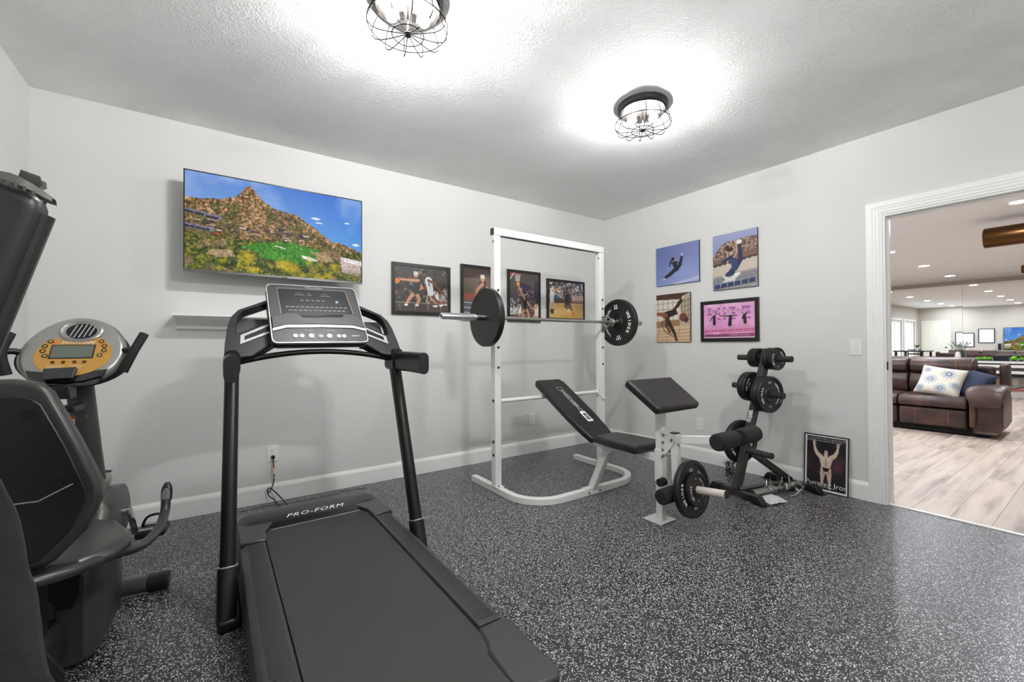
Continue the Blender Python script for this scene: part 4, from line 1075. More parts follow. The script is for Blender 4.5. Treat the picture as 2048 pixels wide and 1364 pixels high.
tb.build('console_print', 'grey_print', cn, smooth=False)

# power cord
def smooth_path(pts, n=6):
    P = [Vector(p) for p in pts]; out = []
    for i in range(len(P) - 1):
        p0, p1, p2, p3 = P[max(i - 1, 0)], P[i], P[i + 1], P[min(i + 2, len(P) - 1)]
        for j in range(n):
            t_ = j / n; out.append(tuple(.5 * ((2 * p1) + (p2 - p0) * t_ + (2 * p0 - 5 * p1 + 4 * p2 - p3) * t_ ** 2 + (3 * p1 - p0 - 3 * p2 + p3) * t_ ** 3)))
    out.append(tuple(P[-1])); return out
cd = MB().tube(smooth_path([(-3.661, -.036, .332), (-3.660, -.04, .28), (-3.655, -.04, .22), (-3.662, -.04, .14), (-3.690, -.045, .085), (-3.703, -.06, .100), (-3.690, -.05, .118), (-3.660, -.06, .095), (-3.60, -.16, .03), (-3.57, -.40, .007), (-3.56, -.72, .05)]), .0042, 8).build('power_cord', 'black_plastic', tm)
MB().box(-3.672, -3.650, -.040, -.0095, .328, .352).build('plug', 'black_plastic', cd, bevel=.004)
MB().tube(smooth_path([(-3.700, -.055, .088), (-3.690, -.07, .062), (-3.66, -.09, .035), (-3.64, -.13, .008), (-3.60, -.28, .006)]), .0042, 8).build('cord_loop', 'black_plastic', cd)
MB().box(-3.6655, -3.6505, -.047, -.0335, .215, .262).build('cord_tag', 'label', cd, bevel=.001)
MB().box(-3.6658, -3.6502, -.0473, -.0332, .262, .275).build('tag_warning', 'orange', cd)

# ================================================================== EXERCISE BIKE (own frame: +Y forward to the back wall)
bk = thing('exercise_bike', 'grey recumbent exercise bike at the left with a gold oval console', 'exercise bike', (-4.45, -1.01, 0), local=True, rotz=math.radians(-6.9))
# stabiliser
MB().cyl((-.16, 0, .045), (.17, 0, .045), .037, 24).build('front_stabilizer', 'grey_plastic', bk)
for s in (-1, 1): MB().cyl((s * .165, 0, .045), (s * .245, 0, .045), .042, 24).build('stabilizer_cap', 'black_plastic', bk, bevel=.006)
# body shroud
def shroud_ring(y, w_, z0, z1, b=.03):
    return [(-w_, y, z0 + b), (-w_ + b, y, z0), (w_ - b, y, z0), (w_, y, z0 + b), (w_, y, z1 - b * 1.4), (w_ - b, y, z1), (-w_ + b, y, z1), (-w_, y, z1 - b * 1.4)]
MB().loft([shroud_ring(-.06, .07, .10, .48), shroud_ring(-.14, .105, .06, .57), shroud_ring(-.24, .12, .03, .60), shroud_ring(-.34, .122, .02, .55), shroud_ring(-.40, .120, .01, .43), shroud_ring(-.46, .115, .0, .41), shroud_ring(-.50, .100, .01, .38)]).build('body_shroud', 'shroud', bk, bevel=.012, angle=40)
MB().prism([(-.01, .36), (-.005, .27), (.02, .225), (.055, .225), (.075, .27), (.08, .36)], -.5012, -.4995, Matrix(((1, 0, 0, 0), (0, 0, 1, 0), (0, 1, 0, 0), (0, 0, 0, 1)))).build('shroud_recess', 'hole', bk)
MB().box(.012, .0145, -.5015, -.4998, .04, .225).build('shroud_seam', 'hole', bk)
MB().loft([shroud_ring(-.49, .045, .03, .20), shroud_ring(-.75, .045, .05, .22), shroud_ring(-1.15, .045, .08, .24)]).build('rear_beam', 'dark_plastic', bk, bevel=.01)
MB().box(-.03, .03, -.72, -.60, .20, .44).build('seat_post', 'dark_plastic', bk)
MB().box(-.03, .03, -.98, -.88, .22, .52).build('seat_post', 'dark_plastic', bk)
MB().cyl((-.24, -1.13, .04), (.24, -1.13, .04), .036, 20).build('rear_stabilizer', 'grey_plastic', bk)
MB().lathe([(.001, -.128), (.10, -.128), (.118, -.121), (.118, .121), (.10, .128), (.001, .128)], 32, T(0, -.22, .47) @ Matrix.Rotation(math.pi / 2, 4, 'Y')).build('crank_housing', 'grey_plastic', bk)
for s in (-1, 1):
    dz = s * .13
    MB().cyl((s * .128, -.22, .47), (s * .150, -.22, .47), .016, 16).build('crank_bolt', 'chrome', bk)
    MB().sweep([(s * .145, -.22, .485), (s * .150, -.20 + .06 * s, .47 - .125 * s)], [(-.007, -.012), (.007, -.012), (.007, .012), (-.007, .012)]).build('crank_arm', 'chrome', bk)
    pc = Vector((s * .205, -.20 + .06 * s, .47 - .125 * s))
    p_ = MB().loft([[(pc.x - s * .045 + s * a, pc.y + b, pc.z + c) for a, b, c in ((0, -.065, -.018), (0, .075, -.018), (0, .075, .014), (0, -.065, .014))], [(pc.x + s * .06, pc.y - .055, pc.z - .018), (pc.x + s * .06, pc.y + .065, pc.z - .018), (pc.x + s * .06, pc.y + .065, pc.z + .014), (pc.x + s * .06, pc.y - .055, pc.z + .014)]]).build('pedal', 'black_plastic', bk, bevel=.01)
    for yy_ in (-.035, .04): MB().box(pc.x - .035, pc.x + .045, pc.y + yy_ - .014, pc.y + yy_ + .014, pc.z + .0142, pc.z + .018).build('tread_pad', 'grey_print', p_, bevel=.004)
    MB().tube(smooth_path([(pc.x - s * .04, pc.y + .03, pc.z), (pc.x - s * .02, pc.y + .03, pc.z + .05), (pc.x + s * .03, pc.y + .03, pc.z + .055), (pc.x + s * .055, pc.y + .03, pc.z)]), .006, 6).build('strap', 'black_plastic', p_)
# mast
mo = [(.044 * math.cos(a), .034 * math.sin(a)) for a in np.linspace(0, 2 * math.pi, 21)[:-1]]
MB().sweep([(0, -.085, .50), (0, -.175, .76), (0, -.275, 1.08)], mo, up=(0, 1, 0)).build('mast', 'grey_plastic', bk)
MB().lathe([(.056, 0), (.060, .015), (.056, .03)], 24, T(0, -.098, .572) @ Matrix.Rotation(.34, 4, 'X'), caps=True).build('mast_collar', 'pewter', bk)
MB().cyl((.04, -.11, .63), (.062, -.11, .63), .010, 12).build('mast_bolt', 'chrome', bk)
dv = Vector((0, -.09, .26)).normalized(); nrm = Vector((1, 0, 0)).cross(dv)
RL = frame((-.012, -.206 - .0355, .875), (1, 0, 0), dv, nrm)
lb = MB().box(-.026, .030, -.026, .026, 0, .0012, RL).build('warning_label', 'label', bk)
MB().box(-.026, .030, .012, .026, .0013, .0018, RL).build('label_heading', 'orange', lb)
for k_ in range(4): MB().box(-.022, .024, -.020 + k_ * .008, -.018 + k_ * .008, .0013, .0016, RL).build('label_line', 'grey_plastic', lb)
# console head
tilt_ = math.radians(57)
cv = Vector((0, math.cos(tilt_), math.sin(tilt_))); cn_ = Vector((1, 0, 0)).cross(cv)
RB = frame((.008, -.335, 1.175), (1, 0, 0), cv, cn_)
def egg(a, b, top=1.0, n=40, cx=0, cy=0, sk=0.0):
    out = []
    for i in range(n):
        t_ = 2 * math.pi * i / n; y = b * math.sin(t_); x = a * math.cos(t_) * (1 - .12 * top * math.sin(t_))
        out.append((cx + x + sk * y, cy + y))
    return out
hd = MB().loft([[(x, y, z) for x, y in egg(a, b)] for a, b, z in ((.110, .105, -.075), (.150, .152, -.045), (.158, .160, -.015), (.146, .150, .0), (.138, .143, .004))], m=RB).build('console_head', 'pewter', bk, angle=60)
MB().loft([[(x, y - .004, z) for x, y in egg(a, b)] for a, b, z in ((.128, .12, -.085), (.166, .142, -.060), (.170, .140, -.030))], m=RB).build('console_shell', 'dark_plastic', bk)
gp = egg(.112, .098, .2, cx=.006, cy=-.030)
gp = [(x, min(y, .052 - .022 * max(0, 1 - (x / .07) ** 2))) for x, y in gp]
gf = MB().prism(gp, .004, .0065, RB).build('face_plate', 'gold', hd)
MB().box(-.064, .064, -.050, .014, .0065, .008, RB).build('lcd_frame', 'dark_bronze', hd)
MB().box(-.060, .060, -.046, .010, .008, .0086, RB).build('lcd_window', 'lcd', hd)
tb = MB(); add_text(tb, 'SCHWINN', RB @ T(.008, .025, .0070), .019, spacing=1.1, shear=.3, bold=.0003); tb.build('brand_lettering', 'label', hd, smooth=False)
MB().box(-.062, -.052, .020, .030, .0066, .0072, RB).build('logo_square', 'orange', hd)
for s, cx in ((-1, -.083), (1, .090)):
    for k_, (dx, dy) in enumerate(((-.012, .030), (0, .008), (.002, -.014), (-.008, -.036))):
        MB().lathe([(.0055, .0065), (.0085, .0065), (.0085, .0085), (.0055, .0085)], 16, RB @ T(cx + s * dx, dy, 0), caps=False).build('key_ring', 'dark_bronze', hd)
        MB().cyl((cx + s * dx, dy, .0066), (cx + s * dx, dy, .0078), .0052, 12, m=RB).build('key', 'gold', hd)
for x in (-.048, -.018, .014, .042): MB().cyl((x, -.066, .0066), (x, -.066, .0080), .0065, 14, m=RB).build('key', 'bronze', hd)
tb = MB()
for k_ in range(2): tb.box(-.06 + k_ * .06, -.015 + k_ * .055, -.084, -.0825, .0066, .007, RB).box(-.06 + k_ * .06, -.02 + k_ * .055, -.091, -.0900, .0066, .007, RB)
tb.build('face_print', 'label', hd, smooth=False)
# fan grille
MB().lathe([(.044, .004), (.062, .004), (.066, .009), (.060, .012), (.050, .006), (.044, .006)], 32, RB @ T(.010, .080, 0) @ Matrix.Diagonal((1, .80, 1, 1)), caps=False).build('vent_ring', 'pewter', hd)
MB().lathe([(.001, .0042), (.046, .0042), (.046, .0075), (.001, .0075)], 28, RB @ T(.010, .080, 0) @ Matrix.Diagonal((1, .80, 1, 1))).build('vent_recess', 'hole', hd)
for k_ in range(5):
    x = -.024 + k_ * .014; hh = .033 * math.sqrt(max(.05, 1 - ((x) / .044) ** 2))
    MB().sweep([tuple(RB @ Vector((.010 + x - hh * .25, .080 - hh, .0085))), tuple(RB @ Vector((.010 + x + hh * .25, .080 + hh, .0085)))], [(-.0016, -.001), (.0016, -.001), (.0016, .001), (-.0016, .001)], up=tuple(cn_)).build('vent_slat', 'silver', hd)
# bottle shelf and reading rest under the console
MB().loft([[(x, y, z) for x, y in ((-.115, -.100), (-.07, -.108), (0, -.110), (.07, -.108), (.115, -.100), (.10, -.130), (.05, -.150), (0, -.156), (-.05, -.150), (-.10, -.130))] for z in (-.03, .006)], m=RB).build('magazine_tray', 'tv_black', bk)
MB().prism([(-.062, -.102), (.030, -.098), (.026, -.146), (-.055, -.150)], .006, .024, RB).build('clip_front', 'dark_plastic', bk, bevel=.003)
MB().box(-.058, .026, -.430, -.365, .985, 1.035).build('clip_lower', 'black_plastic', bk, bevel=.004)
MB().box(-.020, .030, -.400, -.300, .93, .955).build('cable_clamp', 'black_plastic', bk, bevel=.004)
# front handlebars
for s in (-1, 1):
    hb = MB().tube(smooth_path([(s * .10, -.30, 1.135), (s * .155, -.33, 1.165), (s * (.192 if s > 0 else .178), -.35, 1.165)]), .012, 10).build('handlebar', 'tread_frame', bk)
    gx = .200 if s > 0 else .178
    g_ = smooth_path([(s * (gx - .036 if s > 0 else gx - .012), -.37, 1.080), (s * (gx - (.006 if s > 0 else -.006)), -.36, 1.160), (s * (gx + (.022 if s > 0 else -.006)), -.33, 1.235)])
    MB().tube(g_, .0165, 14).build('foam_grip', 'foam', bk)
# seat, backrest, side handles
def mirror_outline(half): return half + [(-x, z) for x, z in reversed(half)]
bo = mirror_outline([(.085, .522), (.125, .530), (.198, .613), (.237, .709), (.234, .758), (.180, .895), (.112, 1.050), (.085, 1.076), (.03, 1.090)])
RBK = frame((0, -.90, 0), (1, 0, 0), Vector((0, .06, 1)).normalized(), Vector((0, -1, .06)).normalized())
sb = MB().prism(bo, -.055, 0, RBK).build('backrest', 'seat_grey', bk, bevel=.016, seg=4)
bi = mirror_outline([(.07, .545), (.105, .552), (.168, .622), (.205, .712), (.203, .745), (.155, .880), (.098, 1.010), (.075, 1.030), (.03, 1.040)])
MB().prism(bi, 0, .006, RBK).build('back_panel', 'black_plastic', sb, bevel=.004)
for x, z in ((.135, .800), (.07, .985), (-.135, .800)): MB().lathe([(.001, 0), (.014, 0), (.014, .002), (.001, .002)], 16, RBK @ T(x, z, .0058) @ Matrix.Diagonal((1.3, .8, 1, 1))).build('screw_recess', 'hole', sb)
MB().tube([tuple(RBK @ Vector((x, z, .0065))) for x, z in ((-.165, .765), (-.10, .725), (.10, .725), (.175, .765))], .0025, 6).build('pocket_edge', 'pewter', sb)
sc_ = [(-.18, -.82), (-.245, -.755), (-.266, -.667), (-.226, -.55), (-.165, -.43), (-.10, -.40), (.10, -.40), (.165, -.43), (.226, -.55), (.266, -.667), (.245, -.755), (.18, -.82)]
MB().loft([[(x * k_, -.61 + (y + .61) * k_, z - (.03 if y < -.7 else 0) * 0) for x, y in sc_] for k_, z in ((.92, .466), (1.0, .476), (1.0, .494), (.94, .511), (.80, .518))]).build('seat_cushion', 'seat_grey', bk, angle=50, bevel=.004)
for s in (-1, 1):
    pth = smooth_path([(s * .0, -.925, .500), (s * .09, -.915, .505), (s * .17, -.85, .495), (s * .225, -.72, .474), (s * .262, -.54, .425), (s * .280, -.39, .422), (s * .283, -.29, .455), (s * .283, -.262, .505)])
    MB().tube(pth, .0175, 14).build('side_handle', 'seat_grey', bk)
    gr = MB().loft([[(s * .283 + .019 * math.cos(a) * k_, -.258 + .003 * i + .012 * math.sin(a) * k_, .503 + .0125 * i) for a in np.linspace(0, 2 * math.pi, 17)[:-1]] for i, k_ in enumerate((1, 1.05, 1.08, 1.08, 1.0, .8, .4))]).build('pulse_handle', 'black_plastic', bk)
    MB().loft([[(s * .283 + .014 * math.cos(a) * k_, -.272 + .003 * i, .512 + .011 * i + .0008 * math.sin(a)) for a in np.linspace(0, 2 * math.pi, 13)[:-1]] for i, k_ in enumerate((1, 1.05, 1.05, .9, .5))]).build('sensor_plate', 'silver', gr)
# coiled cable under the seat
cp = [(.10 + .010 * math.cos(t_), -.93 + .010 * math.sin(t_), .47 - t_ * .0012) for t_ in np.linspace(0, 2 * math.pi * 24, 24 * 10)]
MB().tube(cp, .0022, 5).build('coiled_cable', 'black_plastic', bk)

# ================================================================== POWER RACK WITH BENCH
RX = -1.565
rk = thing('weight_bench', 'white steel weight bench with tall rack posts, black incline pad and preacher pad', 'weight bench', (RX, -1.2, 0))
sq = [(-.03, -.025), (.03, -.025), (.03, .025), (-.03, .025)]
path = [(RX - .60, -.465, .025), (RX - .60, -1.02, .025)]
for a in np.linspace(math.pi, 1.5 * math.pi, 9): path.append((RX - .60 + .27 + .27 * math.cos(a), -1.03 + .27 * math.sin(a), .025))
for a in np.linspace(1.5 * math.pi, 2 * math.pi, 9): path.append((RX + .60 - .27 + .27 * math.cos(a), -1.03 + .27 * math.sin(a), .025))
path += [(RX + .60, -1.02, .025), (RX + .60, -.465, .025)]
MB().sweep(path, [(-.026, -.025), (.026, -.025), (.026, .025), (-.026, .025)]).build('floor_frame', 'white_metal', rk, bevel=.004)
zs = {-1: (1.621, 1.532, 1.162, 1.001), 1: (1.611, 1.524, 1.153, .995)}
for s in (-1, 1):
    px = RX + s * .60
    MB().box(px - .030, px + .030, -.86, -.80, .05, 2.064).build('post', 'white_metal', rk, bevel=.004)
    MB().box(px - .034, px + .034, -.895, -.765, .050, .056).build('foot_plate', 'white_metal', rk, bevel=.002)
    MB().cyl((px + .012 * s, -.885, .056), (px + .012 * s, -.885, .068), .008, 6).build('foot_bolt', 'worn_chrome', rk)
    for z in zs[s]: MB().cyl((px + .004, -.8602, z), (px + .004, -.8612, z), .0105, 16).build('adjustment_hole', 'hole', rk)
    for z in (.734, .406, .300): MB().cyl((px - .0302, -.835, z), (px - .0315, -.835, z), .013, 16).build('side_hole', 'hole', rk)
    MB().cyl((px - .030, -.845, 2.013), (px - .037, -.845, 2.013), .010, 6).build('post_bolt', 'worn_chrome', rk)
    MB().box(px - .012 + 0, px + .012, -.868, -.8605, 1.305, 1.455).build('hook_plate', 'worn_chrome', rk, bevel=.002)
    MB().tube(smooth_path([(px, -.862, 1.40), (px, -.885, 1.365), (px, -.915, 1.353), (px, -.948, 1.365), (px, -.962, 1.395)]), .009, 8).build('bar_hook', 'worn_chrome', rk)
MB().box(RX - .63, RX + .63, -.86, -.80, 2.066, 2.126).build('top_crossbar', 'white_metal', rk, bevel=.004)
MB().box(RX - .56, RX + .52, -.848, -.822, 2.0645, 2.0660).build('crossbar_slot', 'tree_metal', rk)
for s in (-1, 1): MB().box(RX + s * .6305 - .002, RX + s * .6305 + .002, -.855, -.805, 2.070, 2.122).build('end_cap', 'black_plastic', rk)
MB().cyl((RX - .60 + .031, -.83, .728), (RX + .60 - .031, -.83, .728), .0165, 16).build('safety_bar', 'white_metal', rk)
MB().cyl((RX + .535, -.83, .728), (RX + .555, -.83, .728), .022, 16).build('bar_collar', 'white_metal', rk)
MB().tube([(RX + .55, -.84, .722), (RX + .57, -.868, .69), (RX + .58, -.872, .664), (RX + .635, -.872, .664)], .005, 8).build('locking_pin', 'white_metal', rk)

bn = rk
# backrest along the incline
v_ = Vector((0, .66, .40)).normalized(); n_ = Vector((1, 0, 0)).cross(v_)
RP = frame((RX, -1.425, .468), (1, 0, 0), v_, n_)
half = [(-.118, 0), (-.135, .10), (-.150, .30), (-.152, .74), (-.132, .782), (.132, .782), (.152, .74), (.150, .30), (.135, .10), (.118, 0)]
bp = MB().prism(half, -.050, 0, RP).build('backrest', 'vinyl', bn, bevel=.016, seg=4)
for s in (-1, 1): MB().tube([tuple(RP @ Vector((x * s, y, -.004))) for x, y in ((.116, .01), (.133, .10), (.148, .30), (.150, .735))], .003, 6).build('piping', 'vinyl', bp)
# lettering runs down the pad
RT = RP @ T(.040, .40, .0006) @ Matrix.Rotation(-math.pi / 2, 4, 'Z')
RT = RP @ Matrix.Translation((.030, .45, .0008)) @ Matrix(((0, 1, 0, 0), (-1, 0, 0, 0), (0, 0, 1, 0), (0, 0, 0, 1)))
tb = MB(); add_text(tb, 'WEIDER', RT @ T(-.052, 0, 0), .062, spacing=.94, bold=.001); add_text(tb, 'PRO', RT @ T(.082, 0, 0), .060, spacing=.94, bold=.001)
tb.ring([(-.205, -.026), (-.155, -.026), (-.155, .026), (-.205, .026)], [(-.201, -.022), (-.159, -.022), (-.159, .022), (-.201, .022)], -.0002, .0002, RT)
tb.build('brand_lettering', 'grey_print', bp, smooth=False)
tb = MB().box(.138, .262, -.030, .030, -.0004, .0002, RT).build('number_panel', 'white_print', bp)
tb = MB(); add_text(tb, '408', RT @ T(.200, 0, .0008), .058, spacing=1.0, bold=.002); tb.build('number', 'hole', bp, smooth=False)
MB().box(-.025, .025, .04, .72, -.085, -.0505, RP).build('back_support', 'white_metal', bn, bevel=.003)
# seat
sp_ = [(-.122, -1.435), (-.155, -1.60), (-.170, -1.865), (.170, -1.865), (.155, -1.60), (.122, -1.435)]
MB().prism([(RX + x, y) for x, y in sp_], .445, .498).build('seat', 'vinyl', bn, bevel=.016, seg=4)
MB().box(RX - .025, RX + .025, -1.94, -1.33, .392, .442).build('seat_beam', 'white_metal', bn, bevel=.004)
MB().sweep([(RX, -1.305, .048), (RX, -1.475, .395)], [(-.025, -.028), (.025, -.028), (.025, .028), (-.025, .028)]).build('front_strut', 'white_metal', bn, bevel=.004)
MB().prism([(-1.42, .392), (-1.53, .392), (-1.46, .33)], -.024, .024, frame((RX, 0, 0), (0, 1, 0), (0, 0, 1), (1, 0, 0))).build('gusset', 'white_metal', bn)
for x in (-.06, .06): MB().cyl((RX + x, -1.3255, .022), (RX + x, -1.332, .022), .008, 8).build('strut_bolt', 'worn_chrome', bn)
MB().box(RX - .09, RX + .09, -1.3262, -1.275, .0505, .055).build('strut_plate', 'white_metal', bn)
# front post
MB().box(RX - .025, RX + .025, -1.965, -1.915, .008, .775).build('front_post', 'white_metal', bn, bevel=.004)
MB().box(RX - .030, RX + .030, -1.970, -1.910, .262, .48).build('post_sleeve', 'white_metal', bn, bevel=.003)
MB().box(RX - .08, RX + .085, -1.995, -1.85, 0, .008).build('base_plate', 'white_metal', bn, bevel=.003)
MB().prism([(-1.966, .60), (-2.035, .60), (-2.075, .60), (-2.075, .56), (-2.03, .50), (-1.995, .455), (-1.966, .455)], -.031, -.026, frame((RX, 0, 0), (0, 1, 0), (0, 0, 1), (1, 0, 0))).build('pivot_plate', 'white_metal', bn, bevel=.001)
MB().prism([(-1.966, .60), (-2.035, .60), (-2.075, .60), (-2.075, .56), (-2.03, .50), (-1.995, .455), (-1.966, .455)], .026, .031, frame((RX, 0, 0), (0, 1, 0), (0, 0, 1), (1, 0, 0))).build('pivot_plate', 'white_metal', bn, bevel=.001)
for y, z in ((-1.985, .582), (-1.982, .535), (-1.980, .485), (-1.978, .440), (-2.045, .560), (-1.975, .30)): MB().cyl((RX - .031, y, z), (RX - .038, y, z), .0085, 8).build('pivot_bolt', 'worn_chrome', bn)
# preacher pad
v_ = Vector((0, -.24, -.165)).normalized(); u_ = Vector((-1, 0, 0)); 
RQ = frame((RX, -1.975, .868), (1, 0, 0), -v_, Vector((1, 0, 0)).cross(-v_))
MB().prism([(-.222, -.148), (.222, -.148), (.238, .148), (-.238, .148)], -.055, 0, RQ).build('preacher_pad', 'vinyl', bn, bevel=.018, seg=4)
MB().box(-.06, .06, -.10, .10, -.066, -.0555, RQ).build('pad_bracket', 'white_metal', bn)
# leg lever swung up a little
MB().sweep([(RX, -2.048, .600), (RX, -2.062, .22)], sq[:0] + [(-.022, -.022), (.022, -.022), (.022, .022), (-.022, .022)], up=(0, 1, 0)).build('leg_lever', 'white_metal', bn, bevel=.003)
MB().box(RX - .023, RX + .023, -2.071, -2.026, .6, .606).build('lever_cap', 'black_plastic', bn)
MB().sweep([(RX, -2.072, .565), (RX, -2.43, .622)], [(-.022, -.025), (.022, -.025), (.022, .025), (-.022, .025)]).build('roller_arm', 'white_metal', bn, bevel=.003)
MB().cyl((RX - .20, -2.45, .642), (RX + .20, -2.45, .642), .010, 10).build('upper_axle', 'worn_chrome', bn)
MB().cyl((RX - .20, -2.09, .240), (RX + .20, -2.09, .240), .010, 10).build('lower_axle', 'worn_chrome', bn)
for s in (-1, 1):
    for yy_, zz_, nm in ((-2.45, .642, 'foam_roller'), (-2.09, .240, 'foam_roller')):
        MB().lathe([(.012, 0), (.040, 0), (.047, .006), (.048, .02), (.048, .16), (.047, .176), (.040, .182), (.012, .182)], 28, frame((RX + s * .030, yy_, zz_), (0, s, 0), (0, 0, 1), (s, 0, 0))).build(nm, 'foam', bn)
MB().lathe([(.001, 0), (.026, 0), (.026, .05), (.001, .05)], 20, frame((RX - .05, -2.0, .285), (0, -1, 0), (0, 0, 1), (-1, 0, 0))).build('rubber_stop', 'foam', bn)
MB().cyl((RX, -2.085, .262), (RX, -2.385, .298), .0235, 24).build('weight_tube', 'label', bn)
MB().cyl((RX, -2.3855, .298), (RX, -2.3900, .2985), .0245, 24).build('tube_cap', 'black_plastic', bn)

# ================================================================== PLATES, BARBELL, CLIPS
def plate_mesh(R, t_, hole=.026, back_plain=False, n=48):
    """cast disc, lettered side toward +Z"""
    web = t_ * .32; hub = min(.060, R * .42)
    rim_ = R * .13 if R > .12 else R * .12
    p = [(hole, t_ * .5), (hub, t_ * .5), (hub + .006, web), (R - rim_ - .006, web), (R - rim_, t_ * .5), (R - .004, t_ * .5), (R, t_ * .38), (R, -t_ * .38), (R - .004, -t_ * .5)]
    if back_plain: p += [(hole + .012, -t_ * .5), (hole, -t_ * .5)]
    else: p += [(R - rim_, -t_ * .5), (R - rim_ - .006, -web), (hub + .006, -web), (hub, -t_ * .5), (hole, -t_ * .5)]
    return MB().loft([[(r * math.cos(2 * math.pi * i / n), r * math.sin(2 * math.pi * i / n), z) for i in range(n)] for r, z in p], closed=True)
def plate(label, c, normal, R, t_, texts, spin=0.0, back_plain=False, group=None, size=None):
    nz = Vector(normal).normalized(); F = look_frame(c, nz)
    t = thing('weight_plate', label, 'weight plate', tuple(c), group)
    mb = plate_mesh(R, t_, back_plain=back_plain); mb.v = [tuple(F @ Vector(v)) for v in mb.v]
    mb.build('plate_disc', 'iron', t, angle=30)
    if texts:
        web = t_ * .32; size = size or R * .17
        rr = R * .665
        for txt, ang, sz in texts:
            tb = MB()
            for li, word in enumerate(txt.split('/')):
                r_ = rr - li * size * sz * (.85 if ang > 0 else -.85) * (1 if '/' in txt else 0) + (size * .35 * (1 if ang > 0 else -1) if '/' in txt else 0)
                ring_text(tb, word, ang + spin, r_, size * sz, F, z=web + .0012, bold=size * .035, step=math.degrees(size * sz * .80 / r_), inward=(txt == 'INTERNATIONAL' or ang < -60))
            o_ = tb.build('raised_lettering', 'white_print', t, smooth=False)
    return t
STD = [('WEIDER', 180, 1.15), ('INTERNATIONAL', -10, .72), ('20', 97, .9), ('44', -97, .9)]
BARY, BARZ = -.92, 1.394
bb = thing('barbell', 'long chrome barbell resting on the hooks of the white rack', 'barbell', (RX, BARY, BARZ))
bl, br = RX - 1.125, RX + 1.09
MB().cyl((bl + .44, BARY, BARZ), (br - .42, BARY, BARZ), .0145, 16).build('bar_shaft', 'worn_chrome', bb)
for a, b in ((bl, bl + .425), (br, br - .405)):
    s = 1 if b > a else -1
    MB().lathe([(.012, 0), (.0225, 0), (.025, .004), (.025, abs(b - a)), (.001, abs(b - a)), (.001, .01), (.012, .01)], 28, frame((a, BARY, BARZ), (0, s, 0), (0, 0, 1), (s, 0, 0)), caps=False).build('sleeve', 'chrome', bb)
    MB().cyl((b, BARY, BARZ), (b + s * .022, BARY, BARZ), .036, 28).build('sleeve_collar', 'chrome', bb, bevel=.003)
plate('large black plate with a blank outer face on the left end of the barbell', (RX - .742, BARY, BARZ), (1, 0, 0), .2255, .046, [], back_plain=True)
plate('large black WEIDER 20 KG plate on the right end of the barbell near the corner', (RX + .755, BARY, BARZ), (-1, 0, 0), .2255, .046, [('WEIDER', -2, 1.15), ('INTERNATIONAL', 180, .80), ('20/KG', 96, .72), ('44/LBS', -84, .72)])
def spring_clip(label, c, axis, up, r=.027):
    F = frame(c, Vector(up).cross(Vector(axis)), Vector(up), Vector(axis))
    t = thing('spring_collar', label, 'spring collar', tuple(c))
    pts = [tuple(F @ Vector((r * math.cos(a), r * math.sin(a), .006 * a / math.pi))) for a in np.linspace(-.6, 4 * math.pi + .6, 44)]
    MB().tube(pts, .0032, 7).build('coil', 'chrome', t)
    for a, z in ((-.6, -.001), (4 * math.pi + .6, .025)):
        s0 = Vector((r * math.cos(a), r * math.sin(a), z))
        MB().tube([tuple(F @ s0), tuple(F @ Vector((s0.x * 1.5, s0.y * 2.2, z + (.008 if z > 0 else -.008)))), tuple(F @ Vector((s0.x * 1.9, s0.y * 3.4, z + (.012 if z > 0 else -.012))))], .0032, 7).build('lever_arm', 'chrome', t)
    return t
spring_clip('chrome spring collar on the barbell beside the right plate', (RX + .660, BARY, BARZ), (1, 0, 0), (0, -.9, -.4), .0285)
spring_clip('chrome spring collar on the barbell beside the left plate', (RX - .685, BARY, BARZ), (1, 0, 0), (0, -.9, -.4), .0285)

ax = Vector((0, -.9929, .1191))
plate('large black WEIDER plate hung on the leg lever of the bench near the floor', Vector((RX, -2.165, .2716)), tuple(ax), .176, .034, [('WEIDER', 188, 1.0), ('INTERNATIONAL', 8, .66), ('22', 92, .8), ('KG', -88, .8)])
plate('small black WEIDER plate in front of the large one on the leg lever', Vector((RX, -2.165, .2716)) + ax * .0305, tuple(ax), .103, .024, [('WEIDER', 190, 1.15), ('INTERNATIONAL', 10, .8), ('5', 95, 1), ('2', -90, 1)])

# ================================================================== WEIGHT TREE (own axes a = along pegs to the room, u = toward the wall)
aV = Vector((-.233, -.972, 0)).normalized(); uV = Vector((.972, -.233, 0)).normalized(); O_ = Vector((-.695, -1.99, 0))
def W(s, a, z): return tuple(O_ + uV * s + aV * a + Vector((0, 0, z)))
tr = thing('weight_tree', 'dark grey A-frame weight tree against the doorway wall', 'weight rack', tuple(O_ + uV * .3))
RW = frame(O_, uV, aV, (0, 0, 1))
if RW.determinant() < 0: RW = frame(O_, uV, aV, (0, 0, 1))
for s in (0.0, .63):
    MB().box(s - .022, s + .022, -.215, .215, .012, .052, RW).build('floor_rail', 'tree_metal', tr, bevel=.003)
    for e in (-1, 1):
        MB().loft([[(s + x, e * y, z) for x, y, z in r] for r in ([(-.027, .13, .008), (.027, .13, .008), (.027, .13, .056), (-.027, .13, .056)], [(-.028, .205, .006), (.028, .205, .006), (.028, .205, .058), (-.028, .205, .058)], [(-.028, .238, .004), (.028, .238, .004), (.026, .230, .030), (-.026, .230, .030)])], m=RW).build('rail_end_cap', 'black_plastic', tr, bevel=.004)
        MB().box(s - .036, s + .036, min(e * .16, e * .252), max(e * .16, e * .252), 0, .005, RW).build('foot_pad', 'black_plastic', tr)
MB().box(.022, .608, -.024, .024, .016, .052, RW).build('cross_rail', 'tree_metal', tr, bevel=.003)
